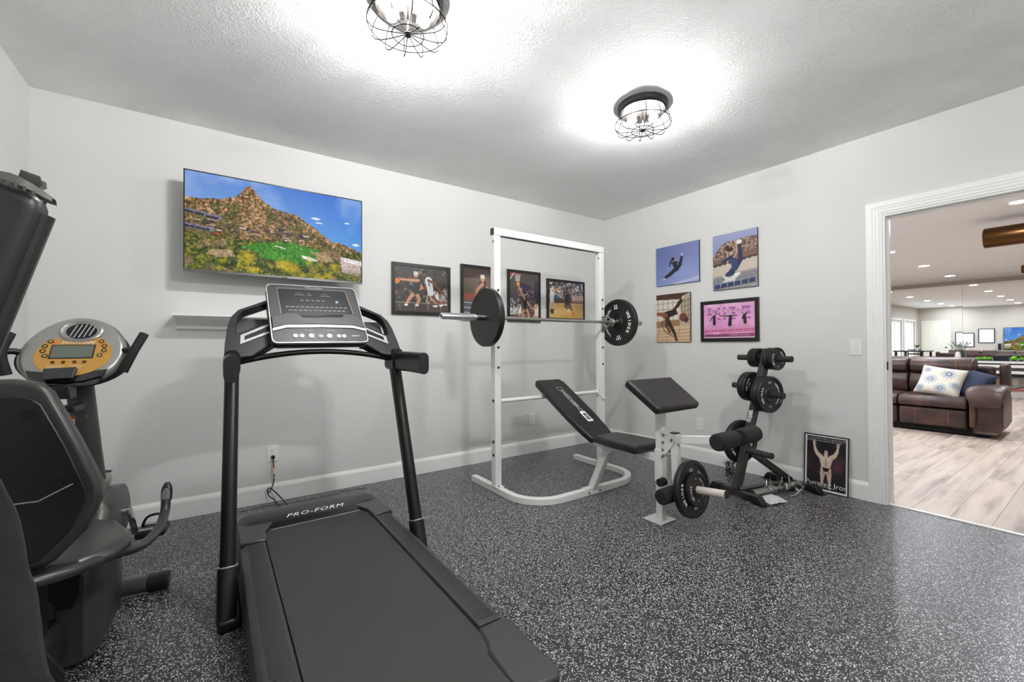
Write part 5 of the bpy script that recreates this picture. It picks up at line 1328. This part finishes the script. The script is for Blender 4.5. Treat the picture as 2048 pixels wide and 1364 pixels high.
def bar(p, q, wa, wb, name, mt='tree_metal'):
    return MB().sweep([W(*p), W(*q)], [(-wa, -wb), (wa, -wb), (wa, wb), (-wa, wb)], up=tuple(aV)).build(name, mt, tr, bevel=.003)
up_ = bar((0.0, 0, .050), (.358, 0, 1.135), .030, .024, 'upright')
bar((.135, 0, .345), (.60, 0, .050), .024, .022, 'brace')
for x in (-.0,): MB().cyl(W(.015, .031, .060), W(.015, .031, .078), .010, 8).build('frame_bolt', 'worn_chrome', tr)
MB().cyl(W(.128, .0245, .395), W(.128, .032, .395), .010, 8).build('frame_bolt', 'worn_chrome', tr)
su = lambda z: .358 * (z - .05) / 1.085
pegs = {'top': (1.062, .055), 'mid_r': (.788, .0), 'mid_l': (.832, .0), 'low': (.352, 0), 'low_l': (.40, 0)}
def peg(z, side, L):
    MB().cyl(W(su(z), side * .024, z), W(su(z), side * L, z), .0235, 22).build('peg', 'tree_metal', tr)
    MB().cyl(W(su(z), side * L, z), W(su(z), side * (L + .004), z), .0240, 22).build('peg_cap', 'black_plastic', tr)
peg(1.062, 1, .215); peg(1.066, -1, .245); peg(.786, 1, .215); peg(.832, -1, .235); peg(.350, 1, .225); peg(.400, -1, .215)
# lettering up the near face of the upright
dU = (Vector(W(.358, 0, 1.135)) - Vector(W(0, 0, .05))).normalized()
nf = dU.cross(aV); nf = nf if nf.x < 0 else -nf
RU = frame(Vector(W(su(.60), 0, .60)) + nf * .0312, dU, aV * (1 if dU.cross(aV).dot(nf) > 0 else -1), nf)
tb = MB(); add_text(tb, 'Strength', RU @ T(.0, .008, 0), .028, bold=.0006); add_text(tb, 'Weightlift', RU @ T(.0, -.012, 0), .024, bold=.0004); tb.build('upright_lettering', 'white_print', up_, smooth=False)

def tp(label, z, off, side, R, t_, texts, spin=0, **k):
    n = tuple(aV * side)
    return plate(label, Vector(W(su(z), side * off, z)), n, R, t_, texts, spin, **k)
SM = [('WEIDER', 182, 1.1), ('INTERNATIONAL', 4, .78), ('25', 95, .9), ('11', -92, .9)]
tp('thick small plate closest to the upright on the top right peg of the weight tree', 1.062, .046, 1, .088, .032, [])
tp('thin small plate in the middle of the top right peg of the weight tree', 1.062, .075, 1, .087, .022, [])
tp('small lettered plate outermost on the top right peg of the weight tree', 1.062, .100, 1, .090, .024, [('WEIDER', 182, 1.1), ('OLYMPIC', 10, 1.0), ('5', -90, 1)], size=.019)
tp('small thin plate innermost on the top left peg of the weight tree', 1.066, .052, -1, .078, .022, [])
tp('small thin plate in the middle of the top left peg of the weight tree', 1.066, .077, -1, .078, .022, [])
tp('small thin plate outermost on the top left peg of the weight tree', 1.066, .102, -1, .078, .022, [])
tp('medium WEIDER plate facing the room on the middle right peg of the weight tree', .786, .100, 1, .142, .036, SM, 0)
tp('medium blank plate tucked against the upright on the middle right peg', .786, .062, 1, .141, .036, [])
def back_plate(label, z, off, R, t_, spin): return plate(label, Vector(W(su(z), -off, z)), tuple(aV), R, t_, [('WEIDER', 160, 1.1), ('INTERNATIONAL', -20, .8)], spin)
back_plate('medium plate with lettering nearest the upright on the middle left peg', .832, .058, .120, .034, 0)
tp('medium plate outermost on the middle left peg of the weight tree', .832, .095, -1, .118, .034, [])
plate('large plate on the lowest left peg of the weight tree behind the foam rollers', Vector(W(su(.40), -.055, .40)), tuple(aV), .172, .034, [('WEIDER', 200, 1.0), ('INTERNATIONAL', 20, .7)])

# chrome dumbbell handle and loose collars at the foot of the tree
db = thing('dumbbell_handle', 'chrome dumbbell handle lying between the rails of the weight tree', 'dumbbell', (-.36, -2.10, 0))
e0, e1 = Vector((-.640, -2.088, .034)), Vector((-.085, -2.205, .034)); dd = (e1 - e0).normalized()
def on(t_): return tuple(e0 + dd * t_)
MB().cyl(on(0), on(.19), .0265, 26).build('sleeve', 'worn_chrome', db, bevel=.002)
MB().cyl(on(.38), on(.57), .0265, 26).build('sleeve', 'worn_chrome', db, bevel=.002)
MB().cyl(on(.19), on(.38), .0150, 20).build('grip', 'worn_chrome', db)
for a in (.19, .362): MB().cyl(on(a), on(a + .018), .033, 26).build('inner_collar', 'worn_chrome', db, bevel=.002)
for k_, (a, ti) in enumerate(((.155, .2), (.215, -.3), (.335, .3), (.43, -.1))):
    spring_clip(['chrome spring collar on the left sleeve of the dumbbell handle', 'chrome spring collar just left of the dumbbell grip', 'chrome spring collar just right of the dumbbell grip', 'chrome spring collar on the right sleeve of the dumbbell handle'][k_], Vector(on(a)) + Vector((0, 0, .002)), tuple(dd), (ti, -.2, 1), .0300)
rc = thing('ring_collar', 'chrome ring collar with a bent lever lying right of the dumbbell handle', 'collar', (-.23, -2.25, 0))
MB().lathe([(.026, -.016), (.034, -.016), (.034, .016), (.026, .016)], 28, frame((-.215, -2.245, .0345), (0, .9, .43), (0, -.43, .9), (1, 0, 0)), caps=False).build('ring', 'chrome', rc)
MB().tube(smooth_path([(-.215, -2.275, .050), (-.27, -2.27, .036), (-.33, -2.26, .012), (-.40, -2.245, .008)]), .0050, 8).build('lever', 'chrome', rc)
# clear plastic bag
def bagwarp(u, v, P):
    h_ = .034 * np.sin(np.pi * u) ** .6 * np.sin(np.pi * v) ** .6 + .010 * vnoise(*u.shape, 5, 17, 3) + .003
    P[..., 2] += h_; return P
bg = grid_print('plastic_bag', np.ones((20, 30, 3)) * .86, (-.70, -2.245, .001), (.17, -.045, 0), (.06, .13, 0), 'plasticbag', None, warp=bagwarp)
tag(bg, 'crumpled white plastic bag on the floor in front of the dumbbell handle', 'plastic bag')
# chain coiled behind the tree
ch = thing('chain', 'black and silver chain hanging in a bundle behind the upright of the weight tree', 'chain', (-.40, -1.80, 0))
rr = random.Random(5)
for i in range(60):
    c = Vector((-.42 + rr.uniform(-.035, .035), -1.80 + rr.uniform(-.035, .035), .014 + i * .0028))
    q = Euler((rr.uniform(0, 3), rr.uniform(0, 3), rr.uniform(0, 3))).to_matrix().to_4x4(); q.translation = c
    MB().tube([tuple(q @ Vector((.016 * math.cos(a), .010 * math.sin(a), 0))) for a in np.linspace(0, 2 * math.pi, 11)[:-1]], .0032, 5, closed=True).build('chain_link', 'worn_chrome' if i % 2 else 'iron', ch)

# ================================================================== FOREGROUND LEFT: padded board with hair clip, draped cloth
it = thing('inversion_table', 'black padded inversion table board leaning at the far left edge of the photo', 'inversion table', (-4.55, -2.62, 0))
ru = Vector((.26, 0, .97)).normalized()
rtv = Vector((.97, .0, -.26)).normalized(); fn = Vector((0, -1, 0)); 
FB = frame((-4.300, -2.62, 1.462), -rtv, -ru, fn)     # origin: top right corner; x to the left, y down
FB = frame((-4.266, -2.62, 1.446), tuple(-rtv), tuple(-ru), tuple((-rtv).cross(-ru)))
bd = MB().prism(roundpoly([(0, 0), (.40, -.02), (.40, .95), (0, .93)], .035), -.03, .03, FB).build('padded_board', 'board', it, bevel=.022, seg=4)
MB().tube([tuple(FB @ Vector((.004, y, 0))) for y in np.linspace(.03, .90, 8)], .016, 10).build('rolled_edge', 'board', it)
MB().sweep([tuple(FB @ Vector((.2, .0, .06))), tuple(FB @ Vector((.2, 1.0, .06)))], [(-.02, -.02), (.02, -.02), (.02, .02), (-.02, .02)]).build('board_spine', 'tread_frame', it)
MB().tube([(-4.70, -2.95, .02), (-4.62, -2.66, 1.0)], .018, 10).tube([(-4.70, -2.25, .02), (-4.62, -2.58, 1.0)], .018, 10).build('a_frame', 'tread_frame', it)
MB().tube([(-4.225, -2.57, .02), (-4.275, -2.57, .56), (-4.345, -2.58, .70), (-4.42, -2.58, .92)], .018, 10).build('near_leg', 'tread_frame', it)
MB().tube([(-4.72, -2.96, .02), (-4.27, -2.96, .02)], .018, 10).tube([(-4.74, -2.22, .02), (-4.56, -2.22, .02)], .018, 10).build('floor_bar', 'tread_frame', it)
MB().lathe([(.010, 0), (.030, 0), (.034, .01), (.030, .022), (.010, .026)], 20, frame((-4.352, -2.66, .95), (1, 0, 0), (0, 0, 1), (0, -1, 0)), caps=True).build('pivot_knob', 'black_plastic', it)
MB().tube([(-4.66, -2.62, .955), (-4.345, -2.64, .955)], .012, 10).build('pivot_rod', 'tread_frame', it)
# hair claw
hc = thing('hair_claw_clip', 'smoky grey hair claw clip perched on the top edge of the padded board', 'hair clip', (-4.31, -2.62, 1.46))
for s in (-1, 1):
    arc = [(-4.338 + .074 * t_, -2.62 + s * (.008 + .022 * math.sin(math.pi * t_)), 1.477 - .030 * t_ + .006 * math.sin(math.pi * t_)) for t_ in np.linspace(0, 1, 9)]
    MB().loft([[(x, y, z + .005 * k), (x, y + s * .004, z + .004 * k), (x, y + s * .009, z - .009 * k), (x, y + s * .005, z - .009 * k)] for (x, y, z), k in zip(arc, (.5, .9, 1.1, 1.2, 1.2, 1.1, 1, .9, .6))]).build('jaw', 'clip', hc)
    tm_ = MB()
    for i in range(6):
        x, y, z = arc[1 + i]; tm_.loft([[(x - .0025, y + s * .005, z - .008), (x + .0025, y + s * .005, z - .008), (x + .0025, y + s * .009, z - .008), (x - .0025, y + s * .009, z - .008)], [(x - .0008, y + s * .007, z - .017), (x + .0008, y + s * .007, z - .017), (x + .0008, y + s * .008, z - .017), (x - .0008, y + s * .008, z - .017)]])
    tm_.build('teeth', 'clip', hc)
    MB().loft([[(-4.292 + a, -2.62 + s * b, c) for a, b, c in r] for r in ([(-.005, .004, 1.466), (.010, .004, 1.462), (.010, .007, 1.462), (-.005, .007, 1.466)], [(-.013, .010, 1.477), (.016, .010, 1.470), (.016, .013, 1.470), (-.013, .013, 1.477)], [(-.009, .015, 1.489), (.014, .015, 1.482), (.014, .017, 1.482), (-.009, .017, 1.489)])]).build('thumb_tab', 'clip', hc)
MB().tube([(-4.300 + t_ * .0007, -2.62 + .004 * math.cos(t_), 1.466 + .004 * math.sin(t_)) for t_ in np.linspace(0, 22, 60)], .0008, 5).build('spring', 'chrome', hc)
# cloth over the pivot rod
def cloth_warp(u, v, P):
    n1 = vnoise(*u.shape, 4, 51, 3) - .5
    low = (1 - v)
    P[..., 1] += .022 * np.sin(u * 17 + low * 2) * low * .8 + .03 * n1 * low - .01 * low
    P[..., 0] += (.085 * low ** .8) * u + .012 * n1 + .02 * np.clip(.25 - np.abs(low - .80), 0, 1) * u
    P[..., 2] -= .02 * np.sin(u * 5) * low
    return P
cl = grid_print('draped_cloth', np.ones((70, 60, 3)) * .2, (-4.64, -2.662, .46), (.326, .0, 0), (0, 0, .505), 'cloth', None, warp=cloth_warp)
sm = cl.modifiers.new('thickness', 'SOLIDIFY'); sm.thickness = .004
tag(cl, 'dark grey cloth draped below the padded board at the lower left corner', 'cloth')

# ================================================================== LOUNGE OBJECTS
def cushion(x0, x1, y0, y1, z0, z1, name, par, mt='leather', b=.06, sub=1):
    return MB().box(x0, x1, y0, y1, z0, z1).build(name, mt, par, bevel=b, seg=4)
sf = thing('leather_sofa', 'dark brown leather reclining sofa seen through the doorway', 'sofa', (4.2, -1.5, 0))
SX0, SX1 = 3.72, 4.68
MB().box(SX0 + .08, SX1 - .04, -2.78, -.10, .015, .10).build('plinth', 'hole', sf)
ms = (-2.60, -1.93, -1.22, -.50)
for k_ in range(3):
    y0, y1 = ms[k_] + .006, ms[k_ + 1] - .006
    cushion(SX0 + .02, SX0 + .16, y0, y1, .085, .325, 'footrest_panel', sf, b=.03)
    c = MB().loft([[(SX0 + dx, y, z) for dx, z in ((.0, .34), (-.015, .40), (.01, .455), (.06, .478), (.55, .485), (.62, .40), (.62, .34))] for y in (y0, y1)]).build('seat_cushion', 'leather', sf, bevel=.02, seg=3, angle=50)
    MB().tube([(SX0 - .002, y0 + .03, .372), (SX0 - .002, y1 - .03, .372)], .003, 5).build('stitching', 'stitch', c)
    bcx = SX1 - .38
    c = MB().loft([[(bcx + dx, y, z) for dx, z in ((.0, .46), (-.05, .56), (-.045, .66), (.02, .76), (.22, .78), (.28, .46))] for y in (y0, y1)]).build('back_cushion', 'leather', sf, bevel=.02, seg=3, angle=50)
    ym = (y0 + y1) / 2
    for dy in (-.16, .16): MB().tube([(bcx - .045, ym + dy * .9, .52), (bcx - .052, ym + dy * .9, .62), (bcx - .005, ym + dy * 1.25, .735)], .0028, 5).build('stitching', 'stitch', c)
    h = MB().loft([[(bcx + dx, y, z) for dx, z in ((.03, .755), (-.045, .79), (-.055, .87), (.0, .945), (.12, .975), (.26, .955), (.32, .80))] for y in (y0 + .01, (y0 + y1) / 2, y1 - .01)]).build('headrest', 'leather', sf, bevel=.025, seg=3, angle=60)
    for dy in (-.15, .15): MB().tube([(bcx - .053, ym + dy, .80), (bcx - .056, ym + dy, .87), (bcx + .0, ym + dy, .947)], .0028, 5).build('stitching', 'stitch', h)
    for dy in (-.16, .16): MB().tube([(SX0 + .0185, ym + dy, .12), (SX0 + .0185, ym + dy, .30)], .0025, 5).build('stitching', 'stitch', sf)
MB().box(SX1 - .12, SX1, -2.74, -.30, .08, .86).build('sofa_back', 'leather', sf, bevel=.03, seg=3)
for s, ya in ((-1, -2.615), (1, -.485)):
    yo = ya + s * .275
    w_ = lambda t_: ya + (yo - ya) * t_
    body = MB().loft([[(SX0 + .03, w_(a), z) for a, z in ((.10, .06), (.92, .06), (1.05, .14), (1.06, .40), (1.0, .52), (.10, .52))], [(SX0 - .01, w_(a), z) for a, z in ((.08, .05), (.80, .05), (.98, .16), (1.02, .42), (.96, .54), (.08, .54))], [(SX1 - .20, w_(a), z) for a, z in ((.0, .06), (.85, .06), (1.0, .16), (1.0, .44), (.96, .56), (.0, .56))], [(SX1 - .02, w_(a), z) for a, z in ((.0, .08), (.80, .08), (.92, .18), (.92, .44), (.88, .56), (.0, .56))]]).build('arm', 'leather', sf, bevel=.03, seg=3, angle=50)
    rings = []
    for t_, (x, zt) in enumerate(((SX0 - .045, .44), (SX0 - .03, .56), (SX0 + .05, .615), (SX0 + .25, .635), (SX1 - .35, .63), (SX1 - .20, .60))):
        hw = (.13, .165, .175, .175, .165, .15)[t_]; cy = w_(.5); th = (.05, .07, .08, .085, .08, .06)[t_]
        rings.append([(x, cy + hw * math.copysign(abs(math.cos(a)) ** .6, math.cos(a)), zt - th / 2 + th / 2 * 1.2 * math.sin(a)) for a in np.linspace(0, 2 * math.pi, 19)[:-1]])
    MB().loft(rings).build('arm_pad', 'leather', sf, angle=70)
    MB().box(SX0 - .035, SX0 + .01, min(ya + s * .0, ya + s * .06), max(ya + s * .0, ya + s * .06), .12, .54).build('arm_front_roll', 'leather', sf, bevel=.02, seg=3)
    MB().box(SX1 - .24, SX1 - .02, min(w_(.62), w_(.95)), max(w_(.62), w_(.95)), .50, .90).build('back_wing', 'leather', sf, bevel=.04, seg=3)

def floral(w=64, h=64):
    p = Paint(w, h, (214, 206, 192)); r = np.random.default_rng(3)
    for _ in range(60): x, y = r.random(2); p.ell(x, y, .03, .02, (176, 178, 176), .5, .6)
    for cx, cy, R_ in ((.66, .30, .17), (.30, .55, .15), (.58, .80, .14), (.86, .66, .12), (.16, .22, .10), (.12, .86, .10)):
        for k_ in range(12):
            a = k_ * math.pi / 6; p.line(cx, cy, cx + R_ * math.cos(a), cy + R_ * math.sin(a), .030, (160, 170, 176), .016)
        p.ell(cx, cy, R_ * .45, R_ * .45, (104, 122, 140)); p.ell(cx, cy, R_ * .2, R_ * .2, (188, 190, 186))
    return p.a
def pillow(label, c, ux, uy, nz, w_, h_, th, img, material):
    def warp_side(sgn):
        def f(u, v, P):
            a, b = 2 * u - 1, 2 * v - 1
            t_ = np.clip((1 - a ** 4) * (1 - b ** 4), 0, 1) ** .55
            pinch = 1 - .07 * (1 - np.abs(a) ** 2) * np.abs(b) ** 3; pin2 = 1 - .07 * (1 - np.abs(b) ** 2) * np.abs(a) ** 3
            X_ = a * w_ / 2 * pin2; Y_ = b * h_ / 2 * pinch
            return np.array(c) + X_[..., None] * np.array(ux) + Y_[..., None] * np.array(uy) + (sgn * th / 2 * t_)[..., None] * np.array(nz)
        return f
    t = thing('throw_pillow', label, 'pillow', c)
    grid_print('front_cover', img, (0, 0, 0), (1, 0, 0), (0, 1, 0), material, t, warp=warp_side(1))
    grid_print('back_cover', img[:, ::-1] * .97, (0, 0, 0), (1, 0, 0), (0, 1, 0), material, t, warp=warp_side(-1))
    k_ = 12; pts = []
    for i in range(4 * k_):
        s_ = i // k_; q = (i % k_) / k_ * 2 - 1
        a, b = ((q, -1), (1, q), (-q, 1), (-1, -q))[s_]
        X_ = a * w_ / 2 * (1 - .07 * (1 - b ** 2) * abs(a) ** 3); Y_ = b * h_ / 2 * (1 - .07 * (1 - a ** 2) * abs(b) ** 3)
        pts.append(tuple(Vector(c) + Vector(ux) * X_ + Vector(uy) * Y_))
    MB().tube(pts, .006, 6, closed=True).build('piping', 'taupe' if material == 'print' else material, t)
    return t
nz = Vector((-.80, -.05, .55)).normalized(); uy = Vector((.50, -.14, .80)); uy = (uy - nz * uy.dot(nz)).normalized(); ux = uy.cross(nz)
pillow('cream throw pillow with blue flowers on the brown sofa', (4.06, -2.30, .66), tuple(ux), tuple(uy), tuple(nz), .44, .44, .14, floral(), 'print')
nz = Vector((-.70, .15, .55)).normalized(); uy = Vector((.5, -.45, .6)); uy = (uy - nz * uy.dot(nz)).normalized(); ux = uy.cross(nz)
pillow('navy throw pillow behind the floral one, against the sofa arm', (4.20, -2.53, .65), tuple(ux), tuple(uy), tuple(nz), .42, .42, .13, np.ones((40, 40, 3)) * .25, 'navy')

# floating media console below the mirror
mc = thing('media_console', 'black and white slatted console under the lounge mirror, right of the sofa', 'console', (9.7, -2.8, .46))
MB().box(9.50, 9.935, -4.4, -1.3, .46, .80).build('cabinet', 'black_lacquer', mc, bevel=.004)
for z0, z1 in ((.655, .715), (.745, .790), (.530, .590)):
    MB().box(9.485, 9.4995, -4.38, -1.32, z0, z1).build('drawer_front', 'console_white', mc, bevel=.002)
MB().box(9.49, 9.4995, -4.38, -1.32, .602, .640).build('drawer_front', 'tv_grey', mc)
bx = MB().box(9.56, 9.72, -2.36, -2.14, .80, .905).build('speaker_box', 'black_lacquer', bevel=.006)
tag(bx, 'small dark box on the console between the moss balls', 'box')
ml = ['leftmost bright green moss ball on the lounge console', 'second bright green moss ball from the left on the lounge console', 'third bright green moss ball from the left on the lounge console', 'bright green moss ball just left of the dark box', 'large bright green moss ball just right of the dark box', 'second green moss ball right of the dark box', 'third green moss ball right of the dark box', 'rightmost green moss ball on the lounge console']
mb0 = None
for k_, (y, r_) in enumerate(((-1.925, .036), (-1.978, .036), (-2.030, .037), (-2.085, .036), (-2.425, .052), (-2.515, .036), (-2.580, .036), (-2.645, .037))):
    if mb0 is None: mb0 = MB().ball((0, 0, 0), .045, n=16).build('moss_ball', 'moss'); o = mb0
    else: o = mb0.copy(); COL.objects.link(o)
    o.location = (9.62 + (.03 if k_ % 2 else -.03), y, .80 + r_); o.scale = (r_ / .045,) * 3
    tag(o, ml[k_], 'moss ball', 'moss balls on the lounge console')
# vase plant
vp = thing('vase_with_branches', 'leafy green branches in a vase standing behind the sofa at the mirror seam', 'plant', (9.66, -1.60, .80))
MB().lathe([(.03, .80), (.05, .82), (.055, .88), (.035, .95), (.03, .98)], 24, T(9.66, -1.60, 0)).build('vase', 'console_white', vp)
rr = random.Random(3)
for i in range(7):
    a = rr.uniform(0, 6.28); L_ = rr.uniform(.12, .24); tip = Vector((9.66 + .5 * L_ * math.cos(a), -1.60 + .9 * L_ * math.sin(a), .98 + L_))
    st = MB().tube([(9.66, -1.60, .93), (9.66 + (tip.x - 9.66) * .4, -1.60 + (tip.y + 1.60) * .4, .98 + L_ * .6), tuple(tip)], .003, 5).build('stem', 'leaf', vp)
    for j in range(5):
        c = Vector((9.66, -1.60, .95)).lerp(tip, .45 + .13 * j); d = Vector((rr.uniform(-1, 1), rr.uniform(-1, 1), rr.uniform(-.1, .6))).normalized(); sd = d.cross(Vector((0, 0, 1))).normalized() * .014
        MB().add([tuple(c), tuple(c + d * .025 + sd), tuple(c + d * .06 + Vector((0, 0, .004))), tuple(c + d * .025 - sd)], [(0, 1, 2, 3)]).build('leaf', 'leaf', st, smooth=False)
# outlet under the console
wall_plate('wall_outlet', 'outlet', 'white outlet on the beige lounge wall under the console', (LX, -2.41, .335), -1, 0, 'o')
# resistance tubes running out of the photo behind the sofa arm
hp = thing('resistance_tube', 'red and black exercise tubes stretching to the right from behind the sofa arm', 'exercise tube', (5.0, -2.7, .45))
MB().tube(smooth_path([(4.72, -2.70, .50), (5.5, -2.727, .470), (5.6, -2.91, .535), (5.8, -3.3, .60), (6.2, -4.2, .62)]), .011, 8).build('black_tube', 'black_plastic', hp)
MB().tube(smooth_path([(4.72, -2.70, .46), (5.5, -2.727, .462), (5.55, -2.91, .500), (5.7, -3.3, .53), (6.0, -4.2, .50)]), .011, 8).build('red_tube', 'red', hp)
# hanging bronze tubes
def tube_lamp(label, x, y0, y1, z, r_):
    t = thing('pendant_tube_lamp', label, 'lamp', (x, (y0 + y1) / 2, LC))
    MB().lathe([(.001, 0), (r_ * .9, 0), (r_, r_ * .08), (r_, y0 - y1 - r_ * .08), (r_ * .9, y0 - y1), (.001, y0 - y1)], 32, frame((x, y0, z), (1, 0, 0), (0, 0, 1), (0, -1, 0))).build('tube_body', 'bronze', t)
    for y in (y0 - .35 * (y0 - y1), y0 - .75 * (y0 - y1)): MB().cyl((x, y, z + r_ * .9), (x, y, LC - .001), .012, 10).build('stem', 'dark_bronze', t)
    MB().cyl((x - r_ * .9, y0 - .05, z + r_ * .45), (x - r_ * 1.0, y0 - .05, z + r_ * .45), .006, 8).build('screw', 'hole', t)
    return t
tube_lamp('large horizontal bronze tube hanging from the lounge ceiling', 3.3, -2.812, -3.9, 2.388, .113)
tube_lamp('small bronze tube hanging farther back at the right edge of the photo', 7.0, -2.77, -3.5, 2.40, .071)
# art and television on the near lounge wall (seen in the mirror)
for y0, y1, z0, z1, lb in ((-.487, .022, 1.06, 1.60, 'black-framed white print left of the other in the mirror, crossed by the seam'), (-1.01, -.59, 1.21, 1.75, 'black-framed white print beside the television in the mirror')):
    t = thing('framed_print', lb, 'picture', (.142, (y0 + y1) / 2, z0))
    R = frame((.144, y0, z0), (0, 1, 0), (0, 0, 1), (1, 0, 0)); w_, h_ = y1 - y0, z1 - z0
    MB().ring([(0, 0), (w_, 0), (w_, h_), (0, h_)], [(.022, .022), (w_ - .022, .022), (w_ - .022, h_ - .022), (.022, h_ - .022)], 0, .02, R).build('frame', 'black_frame', t)
    MB().box(.022, w_ - .022, .022, h_ - .022, 0, .012, R).build('art_paper', 'paper', t)
tv2 = thing('television', 'lounge television with the rocky peak picture, reflected in the mirror', 'television', (.20, -1.85, .93))
MB().box(.17, .21, -2.47, -1.23, .95, 1.77).build('housing', 'tv_black', tv2, bevel=.003)
MB().box(.1425, .1695, -2.0, -1.7, 1.2, 1.5).build('wall_mount', 'tree_metal', tv2)
grid_print('screen', LAND[::2, ::2], (.2112, -2.46, .97), (0, 1.22, 0), (0, 0, .79), 'screen', tv2)
sp2 = thing('floor_speaker', 'tall narrow silver and black speaker beside the lounge television in the mirror', 'speaker', (.30, -1.14, 0))
MB().box(.22, .36, -1.20, -1.09, .0, 1.22).build('cabinet', 'silver', sp2, bevel=.01); MB().box(.3605, .368, -1.185, -1.105, .1, 1.18).build('grille', 'black_lacquer', sp2)
# dark dining table and chair by the windows
dt = thing('dining_table', 'dark dining table by the bright lounge windows, seen in the mirror', 'table', (3.9, .45, 0))
MB().box(3.3, 4.6, .05, .85, .88, .92).build('table_top', 'black_lacquer', dt, bevel=.004)
for x in (3.38, 4.52):
    for y in (.12, .78): MB().box(x - .03, x + .03, y - .03, y + .03, 0, .879).build('leg', 'black_lacquer', dt)
dc = thing('dining_chair', 'black open-backed counter chair beside the dark dining table in the mirror', 'chair', (2.9, .6, 0))
MB().box(2.70, 3.10, .42, .80, .62, .66).build('seat', 'black_lacquer', dc, bevel=.004)
for x, y, z in ((2.72, .44, .62), (2.72, .78, .62), (3.08, .44, .95), (3.08, .78, .95)): MB().box(x - .018, x + .018, y - .018, y + .018, 0, z).build('leg', 'black_lacquer', dc)
for z in (.92, .78): MB().box(3.065, 3.09, .462, .762, z - .02, z + .03).build('back_rail', 'black_lacquer', dc)
for i, (px_, py_) in enumerate(((3.75, .40),)):
    vv = thing('potted_plant', 'small leafy plant on the dark dining table in the mirror', 'plant', (px_, py_, .92))
    MB().lathe([(.035, .92), (.045, .99), (.04, 1.02)], 16, T(px_, py_, 0)).build('pot', 'console_white', vv)
    for j in range(9):
        a = j * .7; d = Vector((math.cos(a), math.sin(a), 1.1)).normalized(); c = Vector((px_, py_, 1.01)); sd = d.cross(Vector((0, 0, 1))).normalized() * .022
        MB().add([tuple(c), tuple(c + d * .08 + sd), tuple(c + d * .17), tuple(c + d * .08 - sd)], [(0, 1, 2, 3)]).build('leaf', 'leaf', vv, smooth=False)
